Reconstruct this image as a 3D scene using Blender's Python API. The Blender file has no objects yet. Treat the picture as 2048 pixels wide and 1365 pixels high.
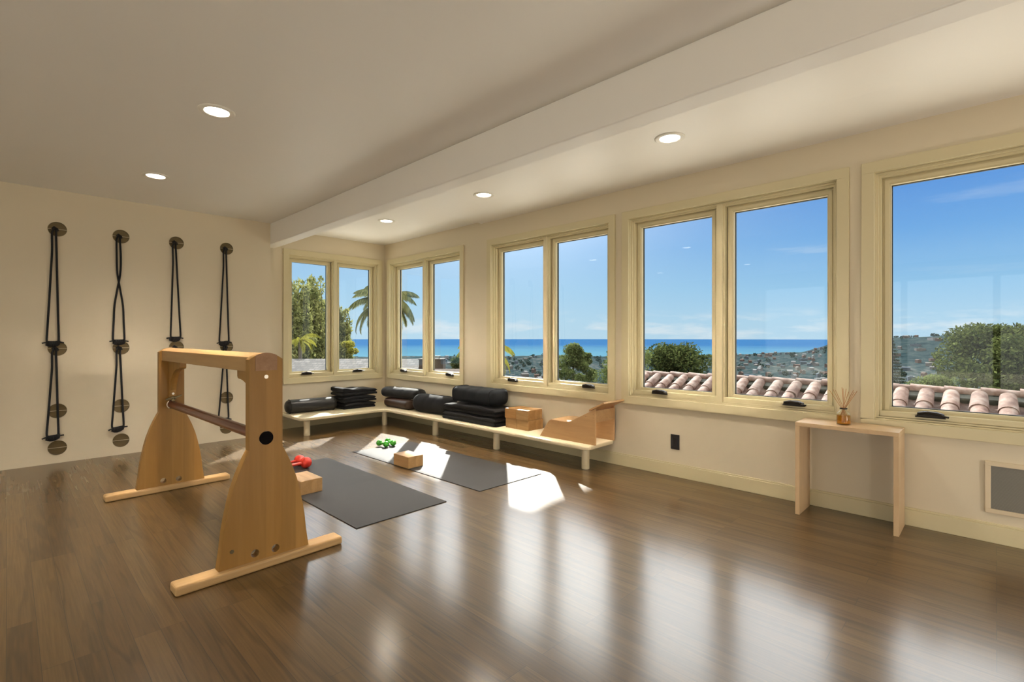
import bpy, bmesh, math, random
import numpy as np
from mathutils import Vector, Matrix

# ------------------------------------------------------------------ camera, sky, sun, exposure
SC = bpy.context.scene
COL = SC.collection
PI = math.pi
EYE = 1.125
HEAD = math.radians(45.6)              # view heading, clockwise from +Y (the window wall runs along Y)
FPX = 990.0
cam_d = bpy.data.cameras.new('camera')
cam = bpy.data.objects.new('camera', cam_d); COL.objects.link(cam)
cam.location = (0, 0, EYE)
cam.rotation_euler = (PI/2, 0, -HEAD)
cam_d.sensor_width = 36.0
cam_d.lens = 36.0*FPX/2048
cam_d.shift_y = -(682.5-675.0)/2048
cam_d.clip_start = 0.05
cam_d.clip_end = 60000
SC.camera = cam
SC.view_settings.view_transform = 'Standard'
SC.view_settings.look = 'None'
SC.view_settings.exposure = 0.93
SC.view_settings.gamma = 1.0
SC.view_settings.use_curve_mapping = False
SC.cycles.use_denoising = True
SC.cycles.max_bounces = 10
SC.cycles.diffuse_bounces = 6
SC.cycles.transparent_max_bounces = 12
SC.cycles.sample_clamp_indirect = 5.0
SC.cycles.blur_glossy = 0.5

SUN_AZ, SUN_EL = math.radians(43.9), math.atan(0.72)
SUN_E = 7.6
sd = bpy.data.lights.new('sun', 'SUN'); sd.energy = SUN_E; sd.angle = math.radians(0.6); sd.color = (1, 0.955, 0.89)
sun = bpy.data.objects.new('sun', sd); COL.objects.link(sun)
sv = Vector((math.sin(SUN_AZ)*math.cos(SUN_EL), math.cos(SUN_AZ)*math.cos(SUN_EL), math.sin(SUN_EL)))
sun.rotation_euler = sv.to_track_quat('Z', 'Y').to_euler()
sun.location = (8, 8, 9)

LAMP_E = 3300.0          # recessed lamp lens radiance
HIGH_SKY_FILL = 3.2  # sky above the windows' view, raised to light floor reflections and ceiling
REAR_SKY_FILL = 1.1          # brightness set for the unseen sky behind, to light the room through the doors

FILL_W = 46.0       # unseen fill lights added behind the camera to brighten ceiling and walls
for k, (x, y, z) in enumerate(((2.45, -2.3, .40), (-1.9, -2.6, .40))):
    ld = bpy.data.lights.new('fill_light', 'POINT'); ld.energy = FILL_W; ld.shadow_soft_size = .20; ld.color = (1, .94, .86)
    lo = bpy.data.objects.new('fill_light', ld); COL.objects.link(lo); lo.location = (x, y, z)

def build_world():
    w = bpy.data.worlds.new('sky'); SC.world = w; w.use_nodes = True
    nt = w.node_tree; nt.nodes.clear(); N = nt.nodes.new; L = nt.links.new
    tc = N('ShaderNodeTexCoord'); sep = N('ShaderNodeSeparateXYZ'); L(tc.outputs['Generated'], sep.inputs[0])
    ramp = N('ShaderNodeValToRGB'); cr = ramp.color_ramp
    V = .525       # visible sky, set against the exposure of the room
    stops = [(0.0, (.47, .68, .86)), (.03, (.44, .67, .87)), (.09, (.31, .58, .87)), (.17, (.175, .425, .83)), (.24, (.12, .33, .78)), (.30, (.11, .31, .76)), (.55, (.08, .25, .62)), (1.0, (.05, .18, .5))]
    cr.elements[0].position = 0; stops = [(p, tuple(q*V for q in c)) for p, c in stops]; cr.elements[0].color = stops[0][1]+(1,)
    cr.elements[1].position = 1; cr.elements[1].color = stops[-1][1]+(1,)
    for p, c in stops[1:-1]:
        e = cr.elements.new(p); e.color = c+(1,)
    L(sep.outputs[2], ramp.inputs[0])
    # paler towards the sun's side
    dot = N('ShaderNodeVectorMath'); dot.operation = 'DOT_PRODUCT'; L(tc.outputs['Generated'], dot.inputs[0]); dot.inputs[1].default_value = (math.sin(math.radians(25)), math.cos(math.radians(25)), 0)
    mr = N('ShaderNodeMapRange'); mr.inputs[1].default_value = .5; mr.inputs[2].default_value = 1.0; mr.inputs[3].default_value = 0; mr.inputs[4].default_value = .35; L(dot.outputs['Value'], mr.inputs[0])
    pale = N('ShaderNodeMixRGB'); L(mr.outputs[0], pale.inputs[0]); L(ramp.outputs[0], pale.inputs[1]); pale.inputs[2].default_value = (.60*V, .81*V, .95*V, 1)
    # clouds: a low band near the horizon and a few wisps
    mp = N('ShaderNodeMapping'); mp.inputs['Scale'].default_value = (1.0, 1.0, 5.0); L(tc.outputs['Generated'], mp.inputs[0])
    n1 = N('ShaderNodeTexNoise'); n1.inputs['Scale'].default_value = 9; n1.inputs['Detail'].default_value = 8; n1.inputs['Roughness'].default_value = .6; L(mp.outputs[0], n1.inputs[0])
    r1 = N('ShaderNodeMapRange'); r1.inputs[1].default_value = .47; r1.inputs[2].default_value = .66; L(n1.outputs[0], r1.inputs[0])
    band = N('ShaderNodeValToRGB'); b = band.color_ramp; b.elements[0].position = 0.0; b.elements[0].color = (.5, .5, .5, 1); b.elements[1].position = .055; b.elements[1].color = (0, 0, 0, 1); e = b.elements.new(.022); e.color = (.8, .8, .8, 1)
    L(sep.outputs[2], band.inputs[0])
    m1 = N('ShaderNodeMath'); m1.operation = 'MULTIPLY'; L(r1.outputs[0], m1.inputs[0]); L(band.outputs[0], m1.inputs[1])
    mp2 = N('ShaderNodeMapping'); mp2.inputs['Scale'].default_value = (1.0, 1.0, 9.0); mp2.inputs['Location'].default_value = (3.1, 1.7, 0.4); L(tc.outputs['Generated'], mp2.inputs[0])
    n2 = N('ShaderNodeTexNoise'); n2.inputs['Scale'].default_value = 3.2; n2.inputs['Detail'].default_value = 7; n2.inputs['Roughness'].default_value = .58; L(mp2.outputs[0], n2.inputs[0])
    r2 = N('ShaderNodeMapRange'); r2.inputs[1].default_value = .6; r2.inputs[2].default_value = .78; r2.inputs[4].default_value = .55; L(n2.outputs[0], r2.inputs[0])
    band2 = N('ShaderNodeValToRGB'); b = band2.color_ramp; b.elements[0].position = .07; b.elements[0].color = (0, 0, 0, 1); b.elements[1].position = .26; b.elements[1].color = (0, 0, 0, 1); e = b.elements.new(.14); e.color = (1, 1, 1, 1)
    L(sep.outputs[2], band2.inputs[0])
    m2 = N('ShaderNodeMath'); m2.operation = 'MULTIPLY'; L(r2.outputs[0], m2.inputs[0]); L(band2.outputs[0], m2.inputs[1])
    ad = N('ShaderNodeMath'); ad.operation = 'MAXIMUM'; L(m1.outputs[0], ad.inputs[0]); L(m2.outputs[0], ad.inputs[1])
    mc = N('ShaderNodeMixRGB'); L(ad.outputs[0], mc.inputs[0]); L(pale.outputs[0], mc.inputs[1]); mc.inputs[2].default_value = (.80*V, .86*V, .92*V, 1)
    # unseen upper sky brightened for floor reflections and room light, most round the sun
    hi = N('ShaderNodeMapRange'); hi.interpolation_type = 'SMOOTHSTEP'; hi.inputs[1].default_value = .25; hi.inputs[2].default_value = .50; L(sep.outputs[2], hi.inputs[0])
    mh = N('ShaderNodeMixRGB'); L(hi.outputs[0], mh.inputs[0]); L(mc.outputs[0], mh.inputs[1]); mh.inputs[2].default_value = (HIGH_SKY_FILL*.97, HIGH_SKY_FILL*.98, HIGH_SKY_FILL, 1)
    ds = N('ShaderNodeVectorMath'); ds.operation = 'DOT_PRODUCT'; L(tc.outputs['Generated'], ds.inputs[0]); ds.inputs[1].default_value = tuple(sv)
    mxx = N('ShaderNodeMath'); mxx.operation = 'MAXIMUM'; mxx.inputs[1].default_value = 0; L(ds.outputs['Value'], mxx.inputs[0])
    pw = N('ShaderNodeMath'); pw.operation = 'POWER'; pw.inputs[1].default_value = 30; L(mxx.outputs[0], pw.inputs[0])
    au = N('ShaderNodeVectorMath'); au.operation = 'SCALE'; au.inputs[0].default_value = (3.2, 3.1, 2.9); L(pw.outputs[0], au.inputs['Scale'])
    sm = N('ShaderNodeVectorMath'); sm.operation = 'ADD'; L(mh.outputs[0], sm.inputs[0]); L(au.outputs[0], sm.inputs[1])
    # unseen sky behind the camera, brightened as fill light for the room
    d2 = N('ShaderNodeVectorMath'); d2.operation = 'DOT_PRODUCT'; L(tc.outputs['Generated'], d2.inputs[0]); d2.inputs[1].default_value = (-math.sin(HEAD), -math.cos(HEAD), 0)
    r3 = N('ShaderNodeMapRange'); r3.inputs[1].default_value = .1; r3.inputs[2].default_value = .6; L(d2.outputs['Value'], r3.inputs[0])
    ov = N('ShaderNodeMixRGB'); L(r3.outputs[0], ov.inputs[0]); L(sm.outputs[0], ov.inputs[1]); ov.inputs[2].default_value = (REAR_SKY_FILL, REAR_SKY_FILL*.97, REAR_SKY_FILL*.92, 1)
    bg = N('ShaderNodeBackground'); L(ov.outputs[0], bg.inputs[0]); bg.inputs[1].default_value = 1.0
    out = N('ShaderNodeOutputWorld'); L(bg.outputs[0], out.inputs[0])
    w.cycles.sampling_method = 'MANUAL'; w.cycles.sample_map_resolution = 512
build_world()

random.seed(7)
RNG = np.random.default_rng(11)

# ------------------------------------------------------------------ helpers
class MB:
    """collects shapes and links them as ONE mesh object"""
    def __init__(s): s.v = []; s.f = []
    def add(s, vs, fs):
        o = len(s.v); s.v += [tuple(p) for p in vs]; s.f += [tuple(i+o for i in f) for f in fs]; return s
    def box(s, x0, x1, y0, y1, z0, z1):
        if x0 > x1: x0, x1 = x1, x0
        if y0 > y1: y0, y1 = y1, y0
        if z0 > z1: z0, z1 = z1, z0
        return s.add([(x0,y0,z0),(x1,y0,z0),(x1,y1,z0),(x0,y1,z0),(x0,y0,z1),(x1,y0,z1),(x1,y1,z1),(x0,y1,z1)],
                     [(3,2,1,0),(4,5,6,7),(0,1,5,4),(1,2,6,5),(2,3,7,6),(3,0,4,7)])
    def ring(s, x0, x1, z0, z1, t, y0, y1, tb=None):
        """rectangular ring in the xz plane: outer x0..x1, z0..z1, bar width t"""
        tb = t if tb is None else tb
        s.box(x0, x1, y0, y1, z1-t, z1); s.box(x0, x1, y0, y1, z0, z0+tb)
        s.box(x0, x0+t, y0, y1, z0+tb, z1-t); s.box(x1-t, x1, y0, y1, z0+tb, z1-t); return s
    def prism(s, pts, axis, a, b):
        """pts: 2D outline; axis 'x','y','z' extruded a..b. 2D = the other two axes in order"""
        def P(p, c):
            return {'x': (c, p[0], p[1]), 'y': (p[0], c, p[1]), 'z': (p[0], p[1], c)}[axis]
        n = len(pts)
        vs = [P(p, a) for p in pts]+[P(p, b) for p in pts]
        fs = [tuple(range(n))[::-1], tuple(range(n, 2*n))]+[(i, (i+1) % n, n+(i+1) % n, n+i) for i in range(n)]
        return s.add(vs, fs)
    def cyl(s, p0, p1, r0, r1=None, n=20, caps=True):
        r1 = r0 if r1 is None else r1
        return s.tube([p0, p1], [r0, r1], n, caps)
    def tube(s, pts, r, n=12, caps=True, closed=False):
        P = [Vector(p) for p in pts]; m = len(P)
        R = r if isinstance(r, (list, tuple)) else [r]*m
        T = []
        for i in range(m):
            if closed: t = P[(i+1) % m]-P[i-1]
            else: t = P[min(i+1, m-1)]-P[max(i-1, 0)]
            T.append(t.normalized() if t.length > 1e-9 else Vector((0, 0, 1)))
        u = T[0].orthogonal().normalized(); vs = []
        for i in range(m):
            u = (u-T[i]*u.dot(T[i]));
            u = u.normalized() if u.length > 1e-6 else T[i].orthogonal().normalized()
            w = T[i].cross(u)
            for k in range(n):
                a = 2*PI*k/n; vs.append(P[i]+(u*math.cos(a)+w*math.sin(a))*R[i])
        fs = []
        for i in range(m if closed else m-1):
            j = (i+1) % m
            for k in range(n):
                fs.append((i*n+k, i*n+(k+1) % n, j*n+(k+1) % n, j*n+k))
        if caps and not closed:
            fs.append(tuple(range(n))[::-1]); fs.append(tuple((m-1)*n+k for k in range(n)))
        return s.add(vs, fs)
    def lathe(s, prof, c=(0, 0, 0), n=32, axis='z', caps=True):
        """prof: list of (r, h)"""
        vs = []; m = len(prof)
        for r, h in prof:
            for k in range(n):
                a = 2*PI*k/n; x, y = r*math.cos(a), r*math.sin(a)
                p = {'z': (x, y, h), 'y': (x, h, y), 'x': (h, x, y)}[axis]
                vs.append((p[0]+c[0], p[1]+c[1], p[2]+c[2]))
        fs = [(i*n+k, i*n+(k+1) % n, (i+1)*n+(k+1) % n, (i+1)*n+k) for i in range(m-1) for k in range(n)]
        if caps and prof[0][0] > 1e-6: fs.append(tuple(range(n))[::-1])
        if caps and prof[-1][0] > 1e-6: fs.append(tuple((m-1)*n+k for k in range(n)))
        return s.add(vs, fs)
    def build(s, name, mat, parent=None, bevel=0, smooth=False, segs=2, subsurf=0):
        me = bpy.data.meshes.new(name); me.from_pydata(s.v, [], s.f)
        bm = bmesh.new(); bm.from_mesh(me); bmesh.ops.remove_doubles(bm, verts=bm.verts, dist=1e-6)
        bmesh.ops.recalc_face_normals(bm, faces=bm.faces); bm.to_mesh(me); bm.free()
        o = bpy.data.objects.new(name, me); COL.objects.link(o)
        if mat: me.materials.append(mat)
        if parent: o.parent = parent
        if subsurf:
            md = o.modifiers.new('s', 'SUBSURF'); md.levels = md.render_levels = subsurf
        if bevel:
            md = o.modifiers.new('b', 'BEVEL'); md.width = bevel; md.segments = segs; md.limit_method = 'ANGLE'; md.angle_limit = math.radians(35)
        if smooth:
            me.polygons.foreach_set('use_smooth', [True]*len(me.polygons))
            if not subsurf:
                md = o.modifiers.new('e', 'EDGE_SPLIT'); md.split_angle = math.radians(38)
        return o

def raw_mesh(name, verts, faces, mat, parent=None, smooth=False):
    me = bpy.data.meshes.new(name)
    verts = np.asarray(verts, dtype=np.float32); faces = np.asarray(faces, dtype=np.int32); k = faces.shape[1]
    me.vertices.add(len(verts)); me.vertices.foreach_set('co', verts.ravel())
    me.loops.add(faces.size); me.loops.foreach_set('vertex_index', faces.ravel())
    me.polygons.add(len(faces)); me.polygons.foreach_set('loop_start', np.arange(0, faces.size, k, dtype=np.int32))
    me.update(calc_edges=True); me.validate()
    if smooth: me.polygons.foreach_set('use_smooth', [True]*len(me.polygons))
    o = bpy.data.objects.new(name, me); COL.objects.link(o); me.materials.append(mat)
    if parent: o.parent = parent
    return o

def tag(o, label, cat, group=None, kind=None):
    o['label'] = label; o['category'] = cat
    if group: o['group'] = group
    if kind: o['kind'] = kind
    return o
def struct(o): o['kind'] = 'structure'; return o
def root(name, loc=(0, 0, 0), rz=0):
    o = bpy.data.objects.new(name, None); COL.objects.link(o); o.location = loc; o.rotation_euler = (0, 0, rz); o.empty_display_size = .1
    return o
def copy_tree(o, parent=None):
    c = o.copy(); COL.objects.link(c)
    if parent: c.parent = parent
    for ch in list(o.children): copy_tree(ch, c)
    return c
def far(px, d, z=0.0):
    """a place surveyed by bearing (tangent from the view heading) and distance along the view heading"""
    l = px*d
    return (math.sin(HEAD)*d+math.cos(HEAD)*l, math.cos(HEAD)*d-math.sin(HEAD)*l, z)
def B(x): return (x-1024)/FPX

# ------------------------------------------------------------------ materials
def mat(name, col, rough=.5, metal=0, spec=.5, coat=0, noise=None, bump=None, sheen=0):
    """noise=(scale, amount, stretch) varies the colour; bump=(scale, strength)"""
    m = bpy.data.materials.new(name); m.use_nodes = True; nt = m.node_tree; p = nt.nodes['Principled BSDF']
    N = nt.nodes.new; L = nt.links.new
    p.inputs['Base Color'].default_value = (*col, 1); p.inputs['Roughness'].default_value = rough; p.inputs['Metallic'].default_value = metal
    p.inputs['Specular IOR Level'].default_value = spec
    if coat: p.inputs['Coat Weight'].default_value = coat; p.inputs['Coat Roughness'].default_value = .15
    if sheen: p.inputs['Sheen Weight'].default_value = sheen; p.inputs['Sheen Roughness'].default_value = .4
    tc = N('ShaderNodeTexCoord')
    if noise:
        sc, amt, st = noise
        mp = N('ShaderNodeMapping'); mp.inputs['Scale'].default_value = st; L(tc.outputs['Object'], mp.inputs[0])
        n = N('ShaderNodeTexNoise'); n.inputs['Scale'].default_value = sc; n.inputs['Detail'].default_value = 5; L(mp.outputs[0], n.inputs[0])
        mr = N('ShaderNodeMapRange'); mr.inputs[1].default_value = .25; mr.inputs[2].default_value = .75; mr.inputs[3].default_value = 1-amt; mr.inputs[4].default_value = 1+amt; L(n.outputs[0], mr.inputs[0])
        mx = N('ShaderNodeVectorMath'); mx.operation = 'SCALE'; mx.inputs[0].default_value = col; L(mr.outputs[0], mx.inputs['Scale']); L(mx.outputs[0], p.inputs['Base Color'])
    if bump:
        n = N('ShaderNodeTexNoise'); n.inputs['Scale'].default_value = bump[0]; n.inputs['Detail'].default_value = 4; L(tc.outputs['Object'], n.inputs[0])
        b = N('ShaderNodeBump'); b.inputs['Strength'].default_value = bump[1]; b.inputs['Distance'].default_value = .002; L(n.outputs[0], b.inputs['Height']); L(b.outputs[0], p.inputs['Normal'])
    return m

def wood(name, c1, c2, grain=(1, 1, .08), scale=14, rough=.4, planks=None, coat=0):
    """grain: coordinate stretch (small along the grain). planks=(axis, width): glued staves alternating in tone"""
    m = bpy.data.materials.new(name); m.use_nodes = True; nt = m.node_tree; p = nt.nodes['Principled BSDF']
    N = nt.nodes.new; L = nt.links.new
    tc = N('ShaderNodeTexCoord'); mp = N('ShaderNodeMapping'); mp.inputs['Scale'].default_value = grain; L(tc.outputs['Object'], mp.inputs[0])
    n = N('ShaderNodeTexNoise'); n.inputs['Scale'].default_value = scale; n.inputs['Detail'].default_value = 6; n.inputs['Distortion'].default_value = .6; L(mp.outputs[0], n.inputs[0])
    n2 = N('ShaderNodeTexNoise'); n2.inputs['Scale'].default_value = scale*6; n2.inputs['Detail'].default_value = 3; L(mp.outputs[0], n2.inputs[0])
    mr = N('ShaderNodeMapRange'); mr.inputs[1].default_value = .3; mr.inputs[2].default_value = .7; L(n.outputs[0], mr.inputs[0])
    mx = N('ShaderNodeMixRGB'); mx.inputs[1].default_value = (*c1, 1); mx.inputs[2].default_value = (*c2, 1); L(mr.outputs[0], mx.inputs[0])
    m2 = N('ShaderNodeMixRGB'); m2.blend_type = 'MULTIPLY'; m2.inputs[0].default_value = .22; L(mx.outputs[0], m2.inputs[1]); L(n2.outputs[0], m2.inputs[2])
    last = m2.outputs[0]
    if planks:
        sp = N('ShaderNodeSeparateXYZ'); L(tc.outputs['Object'], sp.inputs[0])
        d = N('ShaderNodeMath'); d.operation = 'DIVIDE'; d.inputs[1].default_value = planks[1]; L(sp.outputs['XYZ'.index(planks[0])], d.inputs[0])
        f = N('ShaderNodeMath'); f.operation = 'FLOOR'; L(d.outputs[0], f.inputs[0])
        wn = N('ShaderNodeTexWhiteNoise'); wn.noise_dimensions = '1D'; L(f.outputs[0], wn.inputs['W'])
        r = N('ShaderNodeMapRange'); r.inputs[3].default_value = .86; r.inputs[4].default_value = 1.08; L(wn.outputs['Value'], r.inputs[0])
        s = N('ShaderNodeVectorMath'); s.operation = 'SCALE'; L(last, s.inputs[0]); L(r.outputs[0], s.inputs['Scale']); last = s.outputs[0]
    L(last, p.inputs['Base Color']); p.inputs['Roughness'].default_value = rough; p.inputs['Specular IOR Level'].default_value = .3
    if coat: p.inputs['Coat Weight'].default_value = coat; p.inputs['Coat Roughness'].default_value = .12
    return m

def floor_material():
    m = bpy.data.materials.new('oak_strip_floor'); m.use_nodes = True; nt = m.node_tree; p = nt.nodes['Principled BSDF']
    N = nt.nodes.new; L = nt.links.new
    tc = N('ShaderNodeTexCoord'); mp = N('ShaderNodeMapping'); mp.inputs['Rotation'].default_value = (0, 0, PI/2); L(tc.outputs['Object'], mp.inputs[0])
    br = N('ShaderNodeTexBrick'); br.offset = .37; br.offset_frequency = 3; br.squash = 1
    br.inputs['Scale'].default_value = 1; br.inputs['Brick Width'].default_value = 1.15; br.inputs['Row Height'].default_value = .083
    br.inputs['Mortar Size'].default_value = .0009; br.inputs['Mortar Smooth'].default_value = .3
    br.inputs['Color1'].default_value = (0, 0, 0, 1); br.inputs['Color2'].default_value = (1, 1, 1, 1); br.inputs['Mortar'].default_value = (.5, .5, .5, 1)
    L(mp.outputs[0], br.inputs[0])
    # cathedral grain, shifted per board by the board's own tone
    g = N('ShaderNodeMapping'); g.inputs['Scale'].default_value = (1, .07, 1); L(tc.outputs['Object'], g.inputs[0])
    sh = N('ShaderNodeVectorMath'); sh.operation = 'MULTIPLY_ADD'; L(br.outputs['Color'], sh.inputs[0]); sh.inputs[1].default_value = (7, 3, 5); L(g.outputs[0], sh.inputs[2])
    n = N('ShaderNodeTexNoise'); n.inputs['Scale'].default_value = 9; n.inputs['Detail'].default_value = 3; n.inputs['Distortion'].default_value = .4; L(sh.outputs[0], n.inputs[0])
    wv = N('ShaderNodeMath'); wv.operation = 'MULTIPLY'; wv.inputs[1].default_value = 26; L(n.outputs[0], wv.inputs[0])
    sn = N('ShaderNodeMath'); sn.operation = 'SINE'; L(wv.outputs[0], sn.inputs[0])
    rg = N('ShaderNodeMapRange'); rg.inputs[1].default_value = .35; rg.inputs[2].default_value = 1; rg.inputs[3].default_value = 1; rg.inputs[4].default_value = .74; L(sn.outputs[0], rg.inputs[0])
    fine = N('ShaderNodeTexNoise'); fine.inputs['Scale'].default_value = 120; fine.inputs['Detail'].default_value = 3
    fm = N('ShaderNodeMapping'); fm.inputs['Scale'].default_value = (1, .03, 1); L(tc.outputs['Object'], fm.inputs[0]); L(fm.outputs[0], fine.inputs[0])
    rf = N('ShaderNodeMapRange'); rf.inputs[1].default_value = .3; rf.inputs[2].default_value = .7; rf.inputs[3].default_value = .8; rf.inputs[4].default_value = 1.15; L(fine.outputs[0], rf.inputs[0])
    cr = N('ShaderNodeValToRGB'); c = cr.color_ramp
    c.elements[0].color = (.082, .044, .012, 1); c.elements[1].color = (.120, .069, .022, 1); e = c.elements.new(.5); e.color = (.100, .056, .017, 1)
    L(br.outputs['Color'], cr.inputs[0])
    s1 = N('ShaderNodeVectorMath'); s1.operation = 'SCALE'; L(cr.outputs[0], s1.inputs[0]); L(rg.outputs[0], s1.inputs['Scale'])
    s2 = N('ShaderNodeVectorMath'); s2.operation = 'SCALE'; L(s1.outputs[0], s2.inputs[0]); L(rf.outputs[0], s2.inputs['Scale'])
    mm = N('ShaderNodeMixRGB'); L(br.outputs['Fac'], mm.inputs[0]); L(s2.outputs[0], mm.inputs[1]); mm.inputs[2].default_value = (.04, .026, .015, 1)
    L(mm.outputs[0], p.inputs['Base Color'])
    p.inputs['Roughness'].default_value = .5; p.inputs['Specular IOR Level'].default_value = .2
    p.inputs['Coat Weight'].default_value = 1.0; p.inputs['Coat IOR'].default_value = 1.53; p.inputs['Coat Roughness'].default_value = .20
    b = N('ShaderNodeBump'); b.inputs['Strength'].default_value = .05; b.inputs['Distance'].default_value = .003
    lo = N('ShaderNodeTexNoise'); lo.inputs['Scale'].default_value = 5; L(tc.outputs['Object'], lo.inputs[0])
    ad = N('ShaderNodeMath'); ad.operation = 'MULTIPLY_ADD'; L(fine.outputs[0], ad.inputs[0]); ad.inputs[1].default_value = .15; L(lo.outputs[0], ad.inputs[2])
    L(ad.outputs[0], b.inputs['Height']); L(b.outputs[0], p.inputs['Normal']); L(b.outputs[0], p.inputs['Coat Normal'])
    return m

def thin_fresnel(nt):
    """the same reflectance from either side of a thin pane"""
    g = nt.nodes.new('ShaderNodeNewGeometry'); mr = nt.nodes.new('ShaderNodeMapRange'); mr.inputs[3].default_value = 1.27; mr.inputs[4].default_value = 1/1.27
    nt.links.new(g.outputs['Backfacing'], mr.inputs[0]); f = nt.nodes.new('ShaderNodeFresnel'); nt.links.new(mr.outputs[0], f.inputs[0]); return f
def glass_material():
    m = bpy.data.materials.new('window_glass'); m.use_nodes = True; nt = m.node_tree; nt.nodes.clear(); N = nt.nodes.new; L = nt.links.new
    t = N('ShaderNodeBsdfTransparent'); t.inputs[0].default_value = (.97, .985, .975, 1)
    g = N('ShaderNodeBsdfGlossy'); g.inputs['Roughness'].default_value = .01; g.inputs[0].default_value = (1, 1, 1, 1)
    f = thin_fresnel(nt)
    mx = N('ShaderNodeMixShader'); L(f.outputs[0], mx.inputs[0]); L(t.outputs[0], mx.inputs[1]); L(g.outputs[0], mx.inputs[2])
    o = N('ShaderNodeOutputMaterial'); L(mx.outputs[0], o.inputs[0]); return m

def leaf_material(name, c1, c2, trans=.35):
    m = bpy.data.materials.new(name); m.use_nodes = True; nt = m.node_tree; nt.nodes.clear(); N = nt.nodes.new; L = nt.links.new
    tc = N('ShaderNodeTexCoord'); n = N('ShaderNodeTexNoise'); n.inputs['Scale'].default_value = 1.7; n.inputs['Detail'].default_value = 3; L(tc.outputs['Object'], n.inputs[0])
    gi = N('ShaderNodeNewGeometry'); ad = N('ShaderNodeMath'); ad.operation = 'MULTIPLY_ADD'; L(gi.outputs['Random Per Island'], ad.inputs[0]); ad.inputs[1].default_value = .5
    L(n.outputs[0], ad.inputs[2]); mr = N('ShaderNodeMapRange'); mr.inputs[1].default_value = .4; mr.inputs[2].default_value = 1.1; L(ad.outputs[0], mr.inputs[0])
    mx = N('ShaderNodeMixRGB'); mx.inputs[1].default_value = (*c1, 1); mx.inputs[2].default_value = (*c2, 1); L(mr.outputs[0], mx.inputs[0])
    d = N('ShaderNodeBsdfDiffuse'); L(mx.outputs[0], d.inputs[0]); t = N('ShaderNodeBsdfTranslucent'); L(mx.outputs[0], t.inputs[0])
    ms = N('ShaderNodeMixShader'); ms.inputs[0].default_value = trans; L(d.outputs[0], ms.inputs[1]); L(t.outputs[0], ms.inputs[2])
    o = N('ShaderNodeOutputMaterial'); L(ms.outputs[0], o.inputs[0]); return m

def emit(name, col, s):
    m = bpy.data.materials.new(name); m.use_nodes = True; nt = m.node_tree; nt.nodes.clear()
    e = nt.nodes.new('ShaderNodeEmission'); e.inputs[0].default_value = (*col, 1); e.inputs[1].default_value = s
    o = nt.nodes.new('ShaderNodeOutputMaterial'); nt.links.new(e.outputs[0], o.inputs[0]); return m

def lens_material():
    """a lamp lens that throws most of its light straight down"""
    m = bpy.data.materials.new('lamp_lens'); m.use_nodes = True; nt = m.node_tree; nt.nodes.clear(); N = nt.nodes.new; L = nt.links.new
    g = N('ShaderNodeNewGeometry'); sp = N('ShaderNodeSeparateXYZ'); L(g.outputs['Incoming'], sp.inputs[0])
    ab = N('ShaderNodeMath'); ab.operation = 'ABSOLUTE'; L(sp.outputs[2], ab.inputs[0])
    pw = N('ShaderNodeMath'); pw.operation = 'POWER'; pw.inputs[1].default_value = 6.0; L(ab.outputs[0], pw.inputs[0])
    ma = N('ShaderNodeMath'); ma.operation = 'MULTIPLY_ADD'; ma.inputs[1].default_value = LAMP_E; ma.inputs[2].default_value = 6; L(pw.outputs[0], ma.inputs[0])
    e = N('ShaderNodeEmission'); e.inputs[0].default_value = (1.0, .89, .74, 1); L(ma.outputs[0], e.inputs[1])
    o = N('ShaderNodeOutputMaterial'); L(e.outputs[0], o.inputs[0]); return m

M = {}
M['wall'] = mat('cream_wall_paint', (.66, .58, .43), .42, noise=(1.2, .012, (1, 1, 1)))
M['trim'] = mat('cream_trim_paint', (.62, .545, .34), .35)
M['ceil'] = mat('ceiling_paint', (.86, .835, .79), .45, noise=(1.0, .012, (1, 1, 1)))
M['floor'] = floor_material()
M['glass'] = glass_material()
M['gasket'] = mat('dark_gasket', (.03, .035, .03), .6)
M['bronze'] = mat('dark_bronze_metal', (.022, .017, .013), .45, .2, spec=.3)
M['white'] = mat('white_ring', (.8, .77, .7), .4)
M['lens'] = lens_material()
M['horse'] = wood('horse_maple', (.36, .185, .042), (.43, .235, .064), (1, 1, .07), 9, .45, ('X', .072))
M['horse_y'] = wood('horse_maple_rail', (.42, .25, .095), (.50, .31, .13), (1, .07, 1), 12, .42)
M['horse_x'] = wood('horse_maple_foot', (.50, .31, .13), (.57, .37, .17), (.07, 1, 1), 12, .45)
M['endgrain'] = wood('end_grain', (.34, .19, .10), (.42, .25, .14), (1, 1, 1), 30, .5)
M['mahogany'] = wood('mahogany_bar', (.11, .024, .014), (.16, .038, .022), (1, .06, 1), 18, .28, coat=.4)
M['black_hole'] = mat('dark_hole', (.006, .005, .005), .8, spec=.05)  # flat black puts the shade inside holes and slots into the colour
M['steel'] = mat('brushed_steel', (.15, .115, .06), .42, .8, noise=(40, .12, (.1, 1, 1)))
M['rim'] = mat('satin_steel', (.55, .47, .33), .5, .6)
M['bright'] = mat('bright_steel', (.55, .50, .42), .35, .8)
M['rope'] = mat('black_rope', (.006, .006, .007), .8, bump=(300, .6))
M['bench'] = mat('cream_bench_paint', (.70, .61, .42), .3)
M['vinyl'] = mat('black_vinyl', (.012, .012, .013), .38, spec=.35)
M['cloth'] = mat('black_cloth', (.005, .005, .006), .8, spec=.25, bump=(220, .5), sheen=.06)
M['cloth2'] = mat('charcoal_cloth', (.010, .010, .011), .7, spec=.3, bump=(220, .5), sheen=.10)
M['navy'] = mat('blue_black_cloth', (.006, .008, .011), .75, spec=.25, bump=(200, .5), sheen=.05)
M['brown'] = mat('brown_vinyl', (.040, .022, .014), .5, spec=.35)
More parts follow.
